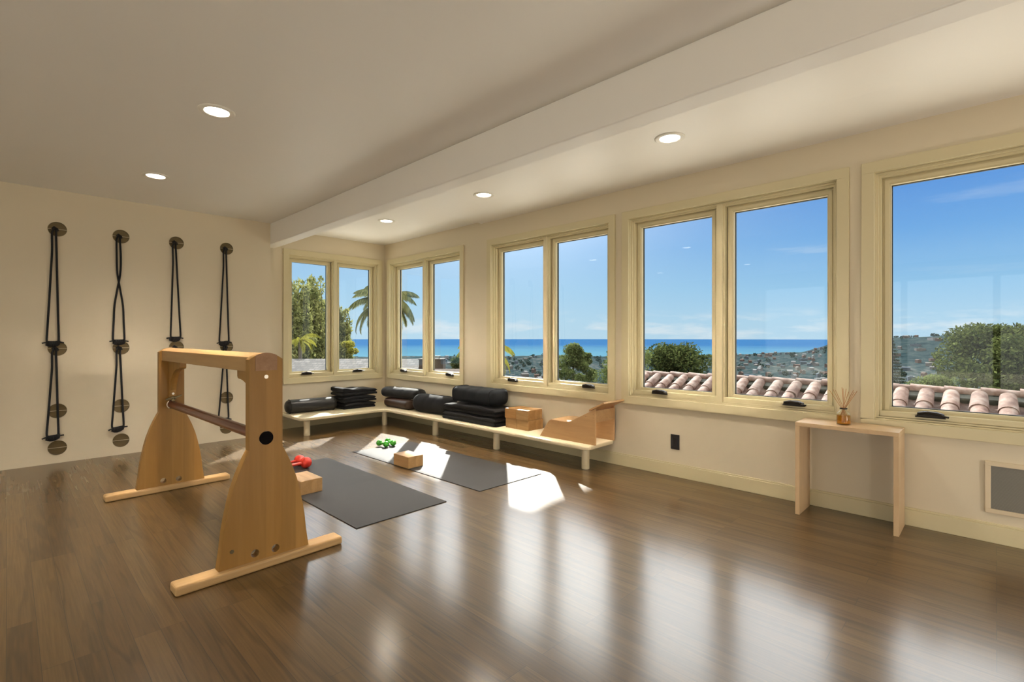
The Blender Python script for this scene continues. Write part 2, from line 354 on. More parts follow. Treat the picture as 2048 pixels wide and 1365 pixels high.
M['mat_dark'] = mat('charcoal_rubber_mat', (.036, .034, .034), .56, spec=.22, noise=(3, .06, (1, 1, 1)), bump=(500, .4))
M['block'] = wood('bamboo_block', (.50, .29, .115), (.62, .38, .17), (1, .1, 1), 16, .42, ('X', .038))
M['block_dk'] = wood('bamboo_block_amber', (.42, .21, .07), (.50, .27, .10), (1, .1, 1), 16, .42)
M['prop'] = wood('birch_ply', (.56, .33, .15), (.65, .41, .20), (1, .12, 1), 9, .4)
M['table'] = wood('pale_beech', (.60, .41, .225), (.68, .49, .29), (.3, .3, .12), 10, .35, coat=.15)
M['green'] = mat('green_vinyl_dip', (.055, .36, .03), .22)
M['red'] = mat('red_vinyl_dip', (.62, .035, .02), .22)
M['outlet'] = mat('black_plastic', (.012, .013, .015), .35)
M['vent_frame'] = mat('vent_frame_paint', (.66, .55, .38), .4)
M['vent'] = mat('grey_grille', (.23, .215, .185), .5)
M['reed'] = mat('rattan_reed', (.42, .20, .075), .6)
M['amber'] = None

def amber_material():
    m = bpy.data.materials.new('amber_oil'); m.use_nodes = True; p = m.node_tree.nodes['Principled BSDF']
    p.inputs['Base Color'].default_value = (.80, .36, .02, 1); p.inputs['Roughness'].default_value = .05
    p.inputs['Transmission Weight'].default_value = .75; p.inputs['IOR'].default_value = 1.36; return m
M['amber'] = amber_material()

# ------------------------------------------------------------------ room shell
XW, YA, YR, ZC = 3.785, 6.25, 6.0, 2.44     # window wall, alcove wall, rope wall, ceiling
XL, YB = -3.4, -4.2                          # left and back walls (behind the camera)
WZ0, WZ1 = .548, 2.217                       # window casing bottom and top
CAS = .067
WIN_W = [(5.33, 1.67), (3.2525, 1.67), (1.51, 1.67), (-.225, 1.67), (-2.45, 1.67)]   # centres (y) and widths on the window wall
WIN_A = (3.052, 1.365)

struct(MB().box(XL, XW+.17, YB, YA+.17, -.05, 0).build('floor', M['floor']))
b = MB().box(XL, XW+.17, YB, YA+.17, ZC, ZC+.2)
struct(b.build('ceiling', M['ceil']))
# a skim of plaster, a little lower beside the window wall
b = MB(); b.add([(3.25, 4.20, ZC), (XW, 4.20, ZC), (XW, 4.20, ZC-.022), (3.25, YB, ZC), (XW, YB, ZC), (XW, YB, ZC-.022)], [(0, 2, 1), (3, 4, 5), (0, 3, 5, 2), (0, 1, 4, 3), (1, 2, 5, 4)])
struct(b.build('ceiling_skim', M['ceil']))
b = MB().box(2.134, 2.27, YB, YA, 2.2, ZC)
struct(b.build('trim_beam', M['ceil'], bevel=.008))

# window wall with its openings
b = MB(); g = .03
edges = [YA+.17]
for c, w in WIN_W:
    hi, lo = c+w/2-CAS+g, c-w/2+CAS-g
    b.box(XW, XW+.165, hi, edges[-1], 0, ZC)
    b.box(XW, XW+.165, lo, hi, 0, WZ0+CAS-g); b.box(XW, XW+.165, lo, hi, WZ1-CAS+g, ZC)
    edges.append(lo)
b.box(XW, XW+.165, YB, edges[-1], 0, ZC)
struct(b.build('wall_right', M['wall']))
c, w = WIN_A; lo, hi = c-w/2+CAS-g, c+w/2-CAS+g
b = MB().box(2.134, lo, YA, YA+.165, 0, ZC).box(hi, XW, YA, YA+.165, 0, ZC).box(lo, hi, YA, YA+.165, 0, WZ0+CAS-g).box(lo, hi, YA, YA+.165, WZ1-CAS+g, ZC)
struct(b.build('wall_alcove', M['wall']))
# rope wall with round recesses cut in
ROPE_X = [.318, .768, 1.217, 1.679]; ROPE_Z = [2.091, 1.024, .467, .137]; RR = .064
b = MB()
def plate_wall(b, x0, x1, z0, z1, cx, cz, r, y, n=48):
    """a rectangular face with a round hole"""
    ang = [2*PI*k/n for k in range(n)]; inner = [(cx+r*math.cos(a), y, cz+r*math.sin(a)) for a in ang]; outer = []
    for a in ang:
        dx, dz = math.cos(a), math.sin(a); t = 1e9
        if dx > 1e-9: t = min(t, (x1-cx)/dx)
        if dx < -1e-9: t = min(t, (x0-cx)/dx)
        if dz > 1e-9: t = min(t, (z1-cz)/dz)
        if dz < -1e-9: t = min(t, (z0-cz)/dz)
        outer.append((cx+dx*t, y, cz+dz*t))
    back = [(p[0], y+.035, p[2]) for p in inner]
    vs = inner+outer+back; fs = []
    for k in range(n):
        j = (k+1) % n; fs.append((k, j, n+j, n+k)); fs.append((j, k, 2*n+k, 2*n+j))
    # fill rectangle corners
    for (X, Z) in ((x0, z0), (x1, z0), (x1, z1), (x0, z1)):
        th = math.atan2(Z-cz, X-cx) % (2*PI); k = int(th/(2*PI)*n) % n; vs.append((X, y, Z)); fs.append((n+k, n+(k+1) % n, len(vs)-1))
    b.add(vs, fs)
s_ = .075
xs = [XL]+sum([[x-s_, x+s_] for x in ROPE_X], [])+[2.134]
for i in range(0, len(xs), 2): b.add([(xs[i], YR, 0), (xs[i+1], YR, 0), (xs[i+1], YR, ZC), (xs[i], YR, ZC)], [(0, 1, 2, 3)])
for x in ROPE_X:
    zs = [0]+sum([[z-s_, z+s_] for z in sorted(ROPE_Z)], [])+[ZC]
    for i in range(0, len(zs), 2): b.add([(x-s_, YR, zs[i]), (x+s_, YR, zs[i]), (x+s_, YR, zs[i+1]), (x-s_, YR, zs[i+1])], [(0, 1, 2, 3)])
    for z in ROPE_Z: plate_wall(b, x-s_, x+s_, z-s_, z+s_, x, z, RR, YR)
b.box(XL, 2.134, YR+.036, YA+.17, 0, ZC)
b.add([(2.134, YR, 0), (2.134, YR+.036, 0), (2.134, YR+.036, ZC), (2.134, YR, ZC)], [(0, 1, 2, 3)])
struct(b.build('wall_ropes', M['wall']))
# walls behind the camera, with an unseen glazed opening added to let daylight in
b = MB().box(XL-.15, XL, YB, -1.2, 0, ZC).box(XL-.15, XL, 3.6, YA, 0, ZC).box(XL-.15, XL, -1.2, 3.6, 2.2, ZC)
struct(b.build('wall_left', M['wall']))
b = MB().box(XL-.15, XW+.165, YB-.15, YB, 0, ZC)
struct(b.build('wall_back', M['wall']))
def fill_lamp(x, y, z):
    r = root('fill_lamp_stand', (x, y, 0)); tag(r, 'unseen added fill lamp %s' % ('behind the viewpoint near the windows' if x > 0 else 'in the back corner by the glazed doors'), 'floor lamp', 'added fill lamps')
    MB().lathe([(.13, 0), (.13, .015), (.012, .022), (.010, z-.27)], n=24).build('base', M['bronze'], r, smooth=True)
    ring = MB()
    for zz_, rr_ in ((-.24, .10),): ring.tube([(rr_*math.cos(2*PI*k/24), rr_*math.sin(2*PI*k/24), z+zz_) for k in range(24)], .004, 6, closed=True)
    ring.box(-.10, .10, -.003, .003, z-.243, z-.237).box(-.003, .003, -.003, .003, z-.27, z-.24)
    ring.build('shade_frame', M['bronze'], r)
for p_ in ((2.45, -2.3, .40), (-1.9, -2.6, .40)): fill_lamp(*p_)
def make_daylight_door(name, loc, rz, w, n):
    r = root(name, loc, rz); r['kind'] = 'structure'
    f = MB().ring(0, w, 0, 2.2, .06, .02, .10)
    for k in range(1, n): f.box(w*k/n-.045, w*k/n+.045, .03, .09, .06, 2.14)
    struct(f.build('door_frame', M['trim'], r)); struct(MB().box(.06, w-.06, .058, .062, .06, 2.14).build('pane', M['glass'], r))
make_daylight_door('daylight_door_1', (XL-.13, -1.2, 0), PI/2, 4.8, 4)

# baseboards
def baseboard(name, boxes):
    b = MB()
    for (x0, x1, y0, y1, ax) in boxes:
        b.box(x0, x1, y0, y1, 0, .095)
        d = .006
        if ax == 'x+': b.box(x0+d, x1, y0, y1, .095, .107)
        elif ax == 'y+': b.box(x0, x1, y0+d, y1, .095, .107)
    struct(b.build(name, M['trim'], bevel=.002))
baseboard('baseboard_right', [(XW-.015, XW, YB, YA, 'x+')])
baseboard('baseboard_alcove', [(2.134, XW-.015, YA-.015, YA, 'y+')])

# ------------------------------------------------------------------ windows
GL = .12     # glass plane behind the wall face
def window(name, loc, rz, w, crank):
    r = root(name, loc, rz); r['kind'] = 'structure'
    h = w/2; i = h-CAS                       # half widths: outer casing, inner casing
    z0, z1 = WZ0, WZ1; a0, a1 = z0+CAS+.003, z1-CAS
    c = MB().ring(-h, h, z0, z1, CAS, -.02, 0)
    struct(c.build('casing', M['trim'], r, bevel=.003))
    f = MB()
    f.ring(-i-.03, i+.03, a0-.03, a1+.03, .036, 0, .165)
    f.ring(-i+.004, i-.004, a0+.004, a1-.004, .013, .016, .165)
    f.ring(-i+.015, i-.015, a0+.012, a1-.015, .014, .036, .165)
    f.box(-.022, .022, .012, .165, a0, a1); f.box(-.032, .032, .034, .165, a0, a1)
    f.box(-i+.021, -.026, .032, .075, a0+.008, .668); f.box(.026, i-.021, .032, .075, a0+.008, .668)
    struct(f.build('frame', M['trim'], r, bevel=.0015))
    for s in (-1, 1):
        x0, x1 = (-i+.029, -.040) if s < 0 else (.040, i-.029)
        zb, zt = .640, a1-.029
        sa = MB(); t = .043
        sa.ring(x0, x1, zb, zt, t, .078, GL+.012, tb=.05)
        sa.ring(x0+.012, x1-.012, zb+.012, zt-.012, t-.02, .070, .080)
        so = struct(sa.build('sash', M['trim'], r, bevel=.0015))
        ga = MB().ring(x0+t-.002, x1-t+.002, zb+.048, zt-t+.002, .006, GL-.012, GL+.006)
        struct(ga.build('gasket', M['gasket'], so))
        struct(MB().box(x0+t-.001, x1-t+.001, GL-.002, GL+.002, zb+.05, zt-t+.001).build('pane', M['glass'], so))
        k = crank.get(s)
        if k is not None:
            kb = MB()
            kb.prism([(k-.062, .652), (k-.058, .678), (k-.03, .686), (k+.03, .686), (k+.062, .676), (k+.068, .652)], 'y', .006, .037)
            kb.tube([(k-.05, .003, .672), (k-.01, -.006, .682), (k+.05, -.004, .674)], .009, 8)
            kb.tube([(k+.05, -.002, .668), (k+.085, -.004, .662)], .006, 8)
            kb.box(k-.07, k+.07, .022, .038, .648, .656)
            struct(kb.build('crank_handle', M['bronze'], so, bevel=.003))
    return r
cranks = [{-1: -(5.81-5.33), 1: 5.33-4.80}, {-1: -(3.72-3.2525), 1: 3.2525-2.73}, {-1: -.50, 1: .505}, {-1: -(.28+.225), 1: .5}, {-1: -.5, 1: .5}]
for k, ((c, w), cr_) in enumerate(zip(WIN_W, cranks)):
    window('window_%d' % (k+1), (XW, c, 0), -PI/2, w, cr_)
window('window_6', (WIN_A[0], YA, 0), 0, WIN_A[1], {-1: 2.67-3.052, 1: 3.37-3.052})

# unseen flat roof, added and outlined to shade the near windows
b = MB()
ze = 6.0
b.box(XW+.165, 8.16, 8.18, 11.0, ze, ze+.15); b.box(XL-.5, XW+.165, YA+.17, 11.0, ze, ze+.15); b.box(XW+.165, 9.15, YB-1, 8.18, ze, ze+.15)
struct(MB().box(XL-.15, XW+.165, YB-.15, YA+.17, ZC+.2, ze+.15).build('shade_roof_wall', mat('upper_stucco', (.5, .46, .38), .8)))  # unseen upper storey, added to carry the shading roof
struct(b.build('shade_roof', mat('shade_roof_paint', (.6, .56, .48), .6)))

# ------------------------------------------------------------------ recessed lamps
def can_lamp(x, y, label):
    r = root('recessed_light', (x, y, ZC)); tag(r, label, 'ceiling light', 'recessed ceiling lights')
    MB().lathe([(.062, 0), (.066, -.006), (.090, -.008), (.096, -.004), (.096, 0)], n=40, caps=False).build('trim_ring', M['white'], r, smooth=True)
    MB().lathe([(0, -.003), (.062, -.003)], n=32).build('lens', M['lens'], r)
    return r
LAMPS = [((.855, 3.24), 'large-looking round recessed light in main ceiling, nearer of two above the wooden trestle'),
         ((.85, 4.89), 'round recessed light in main ceiling, close to the rope wall'),
         ((3.06, 1.54), 'round recessed light beyond the beam, in front of the wide double window'),
         ((3.08, 3.38), 'round recessed light beyond the beam, middle one of the window-side row'),
         ((3.00, 4.92), 'small round recessed light over the window corner, farthest along the window-side row')]
for (x, y), lb in LAMPS: can_lamp(x, y, lb)
for x, y, w_ in ((.85, -1.6, 'over the middle of the room'), (-1.5, 4.9, 'near the rope wall'), (-1.5, 3.2, 'beside the glazed doors'), (-1.5, -1.6, 'near the back wall'), (3.05, -2.2, 'in the window-side back corner')):  # unseen recessed lights added to fill the room
    can_lamp(x, y, 'unseen recessed fill light added outside the picture, %s' % w_)

# ------------------------------------------------------------------ rope wall: plates and ropes
def wall_plate():
    r = root('wall_plate')
    MB().lathe([(0, .013), (.0632, .013), (.0635, .0)], n=48, axis='y', caps=False).build('dish', M['steel'], r, smooth=True)
    MB().lathe([(.0632, .001), (.0645, -.0012), (.0665, -.0008), (.0665, 0.0)], n=48, axis='y', caps=False).build('rim', M['rim'], r, smooth=True)
    MB().box(-.063, .063, -.001, .003, -.0022, .0022).build('hook_bar', M['rim'], r)
    return r
plate0 = wall_plate()
rows = ['top', 'second', 'third', 'lowest']
cols = ['farthest from the windows', 'of the crossed rope', 'above the trestle far end', 'nearest the windows']
first = True
for i, x in enumerate(ROPE_X):
    for j, z in enumerate(ROPE_Z):
        o = plate0 if first else copy_tree(plate0); first = False
        o.location = (x, YR, z)
        tag(o, 'round brushed metal wall plate, %s from the ceiling in column %s' % (rows[j], cols[i]), 'wall plate', 'round metal hook plates on the cream wall')

def yoga_rope(x, ztop, pts_l, pts_r, zk, kx, tilt, label, tails=(-1, 1)):
    """closed black loop hanging from the plate bar to a wrapped knot"""
    y = YR-.022
    r = root('wall_rope', (x, YR, ztop)); tag(r, label, 'rope', 'black ropes hanging on the wall')
    L = lambda px, pz, dy=0: (px-x, -.022+dy, pz-ztop)
    loop = [L(x-.006, ztop-.012), L(x-.003, ztop-.001, .010), L(x+.004, ztop-.012)]
    path = [L(px, pz) for px, pz in pts_l][::-1]+[L(x-.018, ztop-.05), L(x-.012, ztop-.018, -.006), L(x-.003, ztop+.007, .012), L(x+.008, ztop-.012, -.004), L(x+.008, ztop-.05)]+[L(px, pz, .004) for px, pz in pts_r]
    # smooth the path with a spline
    P = [Vector(p) for p in path]; out = []
    for k in range(len(P)-1):
        p0, p1, p2, p3 = P[max(k-1, 0)], P[k], P[k+1], P[min(k+2, len(P)-1)]
        for q in range(5):
            t = q/5; out.append(.5*((2*p1)+(-p0+p2)*t+(2*p0-5*p1+4*p2-p3)*t*t+(-p0+3*p1-3*p2+p3)*t**3))
    out.append(P[-1])
    MB().tube(out, .0082, 10).build('loop', M['rope'], r, smooth=True)
    MB().tube([L(x-.014, ztop-.006, .004), L(x-.004, ztop+.012, .002), L(x+.012, ztop-.002, .002), L(x+.016, ztop-.02, 0)], .012, 10).build('hitch', M['rope'], r, smooth=True)
    k = MB(); c0 = Vector(L(kx, zk)); hw = .040
    for q in range(9):
        t = -1+2*q/8; rr = .017+.006*math.sin((t+1)/2*PI); ax = Vector((math.cos(tilt), 0, math.sin(tilt)))
        c = c0+ax*(t*hw)+Vector((0, 0, -.008*(1-t*t)))
        ring_ = [c+Vector((ax.x*.003*math.sin(a), math.cos(a)*rr*.8, math.sin(a)*rr)) for a in [2*PI*s/12 for s in range(12)]]
        k.tube(ring_, .0065, 6, closed=True)
    k.cyl(c0-Vector((hw, 0, 0)), c0+Vector((hw, 0, 0)), .014, n=10)
    k.build('knot', M['rope'], r, smooth=True)
    for s in tails:
        t = MB().tube([c0+Vector((s*.034, 0, .004)), c0+Vector((s*.055, -.006, .006+tilt*s*.05)), c0+Vector((s*.072, -.004, .002+tilt*s*.09))], .006, 8)
        t.build('tail', M['rope'], r, smooth=True)
    return r
def pair(x, zt, zk, wl, wr, sh=0):
    n = 6; l = []; rr = []
    for q in range(1, n+1):
        t = q/n; z = zt-.05+(zk+.035-(zt-.05))*t
        l.append((x-.012-(wl-.012)*t**1.1+sh*t, z)); rr.append((x+.010+(wr-.010)*t**1.1+sh*t, z))
    l.append((x-wl*.86+sh, zk+.004)); rr.append((x+wr*.86+sh, zk+.004))
    return l, rr
specs = [
    (0, 0, 1.072, .040, .038, -.012, .02, 'long black rope loop hanging from the top plate farthest from the windows'),
    (0, 1, .238, .040, .036, -.012, .10, 'black rope loop hanging below mid height, farthest column from the windows'),
    (1, 0, 1.083, .045, .042, 0, .0, 'black rope loop with its strands crossed once near the top'),
    (1, 1, .255, .044, .044, -.008, .12, 'lower black rope loop under the crossed one, knot tilted upward'),
    (2, 0, 1.112, .036, .050, 0, .0, 'long black rope loop hanging directly above the far end of the trestle'),
    (2, 1, .262, .040, .040, 0, .0, 'lower black rope loop mostly hidden behind the far trestle leg'),
    (3, 0, 1.062, .046, .046, -.012, .05, 'long black rope loop from the top plate nearest the windows'),
    (3, 1, .232, .050, .046, -.014, -.05, 'lower black rope loop seen through the open trestle frame')]
for ci, ri, zk, wl, wr, sh, tilt, lb in specs:
    x, zt = ROPE_X[ci], ROPE_Z[ri]
    x = x-.018
    l, rr = pair(x, zt, zk, wl, wr, sh)
    if (ci, ri) == (1, 0):
        n = len(l)
        for q in range(n):
            t = q/(n-1); s = math.cos(min(1, t*1.9)*PI)  # strands swap sides part way down
            a, b_ = l[q], rr[q]; m_ = (a[0]+b_[0])/2; hw = (b_[0]-a[0])/2
            l[q] = (m_+hw*s*(-1) if t < .53 else m_+hw, a[1]); rr[q] = (m_+hw*s if t < .53 else m_-hw, b_[1])
    yoga_rope(x, zt, l, rr, zk, x+sh, tilt, lb)

# ------------------------------------------------------------------ wooden trestle (yoga horse)
def trestle():
    LN = 1.79
    r = root('yoga_trestle', (.893, 2.585, 0), math.radians(1.3))
    tag(r, 'tall birch wood yoga trestle with rounded top rail and dark red cross bar', 'yoga trestle')
    T = .05
    def arc_top(x): return 1.048-.031*(abs(x)/.078)**2
    left = [(-.211, .040), (-.206, .075), (-.198, .13), (-.190, .209), (-.180, .27), (-.165, .345), (-.150, .405), (-.128, .470), (-.108, .518), (-.090, .556), (-.0785, .578)]
    top = [(-.078+.156*k/14, arc_top(-.078+.156*k/14)) for k in range(15)]
    outline = left+top+[(-x, z) for x, z in left[::-1]]
    holes = [((-.052, .078), .019), ((.044, .074), .019)]
    for e, y0 in ((0, -.020), (1, LN-.030)):
        me = bpy.data.meshes.new('upright'); bm = bmesh.new()
        # side panel with two round holes and a round socket for the bar
        hs = holes+[((0.0, .630), .0335)]
        loops = [outline]+[[(c[0]+rad*math.cos(2*PI*k/24), c[1]+rad*math.sin(2*PI*k/24)) for k in range(24)] for c, rad in hs]
        edges_ = []
        for lp in loops:
            vs = [bm.verts.new((x, y0, z)) for x, z in lp]
            edges_ += [bm.edges.new((vs[k], vs[(k+1) % len(vs)])) for k in range(len(vs))]
        bmesh.ops.triangle_fill(bm, use_beauty=True, use_dissolve=False, edges=edges_)
        # triangle_fill also fills the holes' discs: remove them
        kill = []
        for f in bm.faces:
            c = f.calc_center_median()
            for (h, rad) in hs:
                if (c.x-h[0])**2+(c.z-h[1])**2 < (rad*.97)**2: kill.append(f); break
        bmesh.ops.delete(bm, geom=kill, context='FACES')
        ex = bmesh.ops.extrude_face_region(bm, geom=bm.faces[:])
        bmesh.ops.translate(bm, vec=(0, T, 0), verts=[g_ for g_ in ex['geom'] if isinstance(g_, bmesh.types.BMVert)])
        bmesh.ops.recalc_face_normals(bm, faces=bm.faces); bm.to_mesh(me); bm.free()
        o = bpy.data.objects.new('upright', me); COL.objects.link(o); o.parent = r; me.materials.append(M['horse'])
        md = o.modifiers.new('b', 'BEVEL'); md.width = .003; md.segments = 2; md.limit_method = 'ANGLE'; md.angle_limit = math.radians(50)
        # end of the rail let into the upright
        yf = -.0225 if e == 0 else LN+.0205
        pr_ = [(-.051, .962), (.051, .962)]+[(.051-.102*k/8, arc_top(.051-.102*k/8)+.0012) for k in range(9)]
        MB().prism(pr_, 'y', yf, yf+.002).build('rail_end', M['endgrain'], o)
        MB().cyl((0, y0-.001 if e == 0 else y0-.002, .931), (0, y0+.004 if e == 0 else y0+.003, .931), .0095, n=20).build('bolt_cover', M['bright'], o, smooth=True)
        if e == 0:
            MB().cyl((-.154, y0-.001, .118), (-.154, y0+.002, .118), .010, n=6).build('bolt', M['steel'], o)
        # foot bar
        yc = .0 if e == 0 else LN
        f = MB().box(-.386, .386, -.05+yc, .045+yc, 0, .042)
        f.build('foot', M['horse_x'], r, bevel=.011, segs=3)
    # top rail
    pr_ = [(-.062, .955), (.062, .955)]+[(.062-.124*k/12, arc_top(.062-.124*k/12)-.001) for k in range(13)]
    MB().prism(pr_, 'y', .028, LN-.028).build('top_rail', M['horse_y'], r, bevel=.002)
    # curved brackets
    for s, y0 in ((1, .030), (-1, LN-.030)):
        out = [(0, .955), (.295, .955), (.295, .918), (.288, .908), (.272, .904)]
        out += [(.272-.236*math.sin(t), .904-.19*(1-math.cos(t))) for t in [PI/2*k/12 for k in range(1, 13)]]
        out += [(.034, .69), (0, .688)]
        pts = [(y0+s*a, z) for a, z in out]
        bk = MB().prism(pts, 'x', -.021, .021).build('bracket', M['horse'], r, bevel=.002)
        MB().cyl((0, y0+s*.033, .712), (0, y0+s*.037, .712), .008, n=18).build('bolt_cover', M['bright'], bk, smooth=True)
    # bar
    bar = MB().cyl((0, -.021, .630), (0, LN-.03, .630), .0275, n=32).build('cross_bar', M['mahogany'], r, smooth=True)
    MB().cyl((0, -.0225, .630), (0, -.0205, .630), .0325, n=32).build('hole_shade', M['black_hole'], bar, smooth=True)  # black disc standing in for the shaded hole at the bar end
    wn = MB().cyl((0, LN-.075, .657), (0, LN-.075, .692), .007, n=12).cyl((-.016, LN-.075, .678), (.016, LN-.075, .678), .005, n=10)
    wn.cyl((-.006, LN-.09, .668), (.006, LN-.05, .668), .010, n=12)
    wn.prism([(-.045, .667), (-.05, .677), (-.012, .690), (0, .694), (.012, .690), (.05, .702), (.052, .693), (.012, .676), (-.012, .674)], 'y', LN-.079, LN-.071)
    wn.build('wing_bolt', M['steel'], bar, bevel=.001)
    return r
trestle()

# ------------------------------------------------------------------ low bench
def bench():
    r = root('low_bench', (3.36, 5.55, 0)); tag(r, 'low cream L-shaped bench on round legs following the window corner', 'bench')
    X0, X1, Y0, Y1, XE = 3.36, 3.768, 2.42, 6.234, 2.30
    def rc(cx, cy, a0, a1, rad, n=8): return [(cx+rad*math.cos(a0+(a1-a0)*k/n), cy+rad*math.sin(a0+(a1-a0)*k/n)) for k in range(n+1)]
    R = .07
    pts = [(X1, Y1)]+rc(XE+.03, Y1-.03, PI/2, PI, .03)+rc(XE+R, 5.55+R, PI, 1.5*PI, R)
    pts += rc(X0-.10, 5.55-.10, PI/2, 0, .10) + rc(X0+R, Y0+R, PI, 1.5*PI, R)+rc(X1-.03, Y0+.03, -PI/2, 0, .03)
    pts = [(x-3.36, y-5.55) for x, y in pts]
    MB().prism(pts, 'z', .180, .215).build('bench_top', M['bench'], r, bevel=.010, segs=3)
    for x, y in ((2.405, 5.64), (3.395, 5.615), (3.452, 4.612), (3.455, 3.60), (3.468, 2.515)):
        MB().cyl((x-3.36, y-5.55, 0), (x-3.36, y-5.55, .182), .034, n=28).build('leg', M['bench'], r, bevel=.003, smooth=True)
bench()

BT = .215
def soft_roll(name, p0, p1, ry, rz_, m, label, cat, piping=None, sag=.0, sq=2.4, tilt=0, endr=.25, group=None, wr=.0):
    """bolster: superellipse section swept p0 -> p1 with rounded ends; ry across, rz_ vertical (half sizes)"""
    p0, p1 = Vector(p0), Vector(p1); ax = (p1-p0); Ln = ax.length; ax.normalize(); side = Vector((-ax.y, ax.x, 0)).normalized(); up = Vector((0, 0, 1))
    base = (p0+p1)/2; n = 32; m_ = 26; vs = []
    for i in range(m_+1):
        t = i/m_; s = (t-.5)*Ln; d = min(t, 1-t)*Ln
        k = 1.0
        e = endr*min(ry, rz_)*2
        if d < e: k = max(0.02, (1-(1-d/e)**2.6)**(1/2.6)) if d > 0 else .02
        k = 1-(1-k)*.95 if d > 0 else .55
        for q in range(n):
            a = 2*PI*q/n; ca, sa = math.cos(a), math.sin(a)
            x = math.copysign(abs(ca)**(2/sq), ca)*ry*k; z = math.copysign(abs(sa)**(2/sq), sa)*rz_*k
            w_ = wr*math.sin(9*t*PI+a*2)+wr*.6*math.sin(17*t*PI+3*a)
            if sa < 0: z = max(z, -rz_*.93); w_ = 0
            zz = rz_*.93+z+w_-sag*math.sin(t*PI)*max(0, sa)
            p = ax*s+side*(x+w_*ca)+up*zz
            vs.append(p)
    fs = [(i*n+q, i*n+(q+1) % n, (i+1)*n+(q+1) % n, (i+1)*n+q) for i in range(m_) for q in range(n)]
    fs += [tuple(range(n))[::-1], tuple(m_*n+q for q in range(n))]
    o = MB().add(vs, fs).build(name, m, smooth=True, subsurf=1)
    o.location = base; tag(o, label, cat, group)
    if piping:
        for i in (2, m_-2):
            ring_ = [vs[i*n+q]*1.0+(vs[i*n+q]-Vector((vs[i*n].x*0, 0, 0)))*0 for q in range(n)]
            c = sum(ring_, Vector())/n
            MB().tube([c+(p-c)*1.015 for p in ring_], .0035, 6, closed=True).build('piping', piping, o, smooth=True)
    return o
def blanket_stack(name, x0, x1, y0, y1, z0, layers, th, m, label, along='x', lift=0, wr=.006, seed=1, fringe=True, group=None):
    """one folded blanket: several soft layers joined by fold ends"""
    rnd = random.Random(seed); cx, cy = (x0+x1)/2, (y0+y1)/2; b = MB(); z = 0
    lx, ly = x1-x0, y1-y0; n, mm = 26, 24
    for k in range(layers):
        jx, jy = rnd.uniform(-.008, .008), rnd.uniform(-.010, .010); t_ = th*rnd.uniform(.9, 1.1)
        ph = rnd.uniform(0, 6); vs = []
        for i in range(n+1):
            u = i/n
            for q in range(mm):
                a = 2*PI*q/mm; ca, sa = math.cos(a), math.sin(a)
                Wd = (ly if along == 'x' else lx); sx = math.copysign(1-(t_/Wd)*1.1*(1-abs(ca)**.8), ca) if abs(ca) > .15 else ca/.15*(1-(t_/Wd)*1.1*(1-.15**.8)); sz = math.copysign(abs(sa)**.72, sa)
                e = min(u, 1-u)*(lx if along == 'x' else ly); kk = 1 if e > .03 else math.sqrt(max(.06, 1-(1-e/.03)**2))
                bend = wr*math.sin(u*7+ph)+wr*.6*math.sin(u*15+ph*2)+lift*(1-u)**2*(k+1)/layers
                L_ = (u-.5)*(lx if along == 'x' else ly); W_ = sx*(ly if along == 'x' else lx)/2*(1-.02*abs(math.sin(u*9+ph)))
                zz = z+t_/2+sz*t_/2*kk+(bend if k == layers-1 and sa > 0 else bend*.35*(k/max(1, layers)))
                if k == 0 and sa < 0: zz = max(0, z+t_/2+sz*t_/2)
                vs.append((L_+jx, W_+jy, zz) if along == 'x' else (W_+jx, L_+jy, zz))
        b.add(vs, [(i*mm+q, i*mm+(q+1) % mm, (i+1)*mm+(q+1) % mm, (i+1)*mm+q) for i in range(n) for q in range(mm)]+[tuple(range(mm))[::-1], tuple(n*mm+q for q in range(mm))])
        z += t_*.84
    z += t_*.16+wr*1.2
    o = b.build(name, m, smooth=True); o.location = (cx, cy, z0); tag(o, label, cat='blanket', group=group)
    return o, z
# along the alcove wall
soft_roll('bolster', (2.31, 6.03, BT+.004), (2.925, 5.985, BT+.004), .088, .082, M['vinyl'], 'slim black vinyl roll lying on the bench under the corner window', 'bolster', piping=M['cloth'], sq=2.1, endr=.35)
blk = 'folded black blankets in the bench corner'
zz = BT
for k, (lb, th, nl, lift) in enumerate((('folded black blanket, bottom of the pile in the bench corner', .041, 2, 0), ('folded black blanket, middle of the pile in the bench corner', .037, 2, 0), ('folded black blanket with raised edge, top of the corner pile', .038, 2, .040))):
    o, h_ = blanket_stack('blanket', 2.945+.012*(2-k), 3.40+.012*k, 5.84, 6.18, zz, nl, th, M['cloth'], lb, 'x', lift, seed=k+3, wr=.0055, group=blk)
    zz += h_+.006
# along the window wall
soft_roll('bolster', (3.575, 5.80, BT), (3.565, 5.22, BT), .098, .062, M['brown'], 'flattened dark brown bolster, lower one of two stacked on the bench', 'bolster', sq=2.6, endr=.4)
soft_roll('bolster', (3.555, 5.86, BT+.123), (3.655, 5.16, BT+.123), .105, .069, M['cloth2'], 'charcoal bolster lying on the brown bolster, sunlit on top', 'bolster', sq=2.5, endr=.45, wr=.001)
soft_roll('bolster', (3.575, 5.155, BT), (3.630, 4.49, BT), .118, .113, M['cloth'], 'plump round black bolster alone on the bench between the stacks', 'bolster', sq=2.2, endr=.5, wr=.0015)
zz = BT
for k, (lb, th, nl) in enumerate((('folded black blanket directly on the bench under the large dark bolster', .044, 2), ('folded black blanket, upper of two beneath the large dark bolster', .044, 2))):
    o, h_ = blanket_stack('blanket', 3.43+.01*k, 3.755, 3.60+.01*k, 4.455-.01*k, zz, nl, th, M['cloth'], lb, 'y', 0, seed=k+11, wr=.006, group='folded black blankets under the large bolster')
    zz += h_+.010
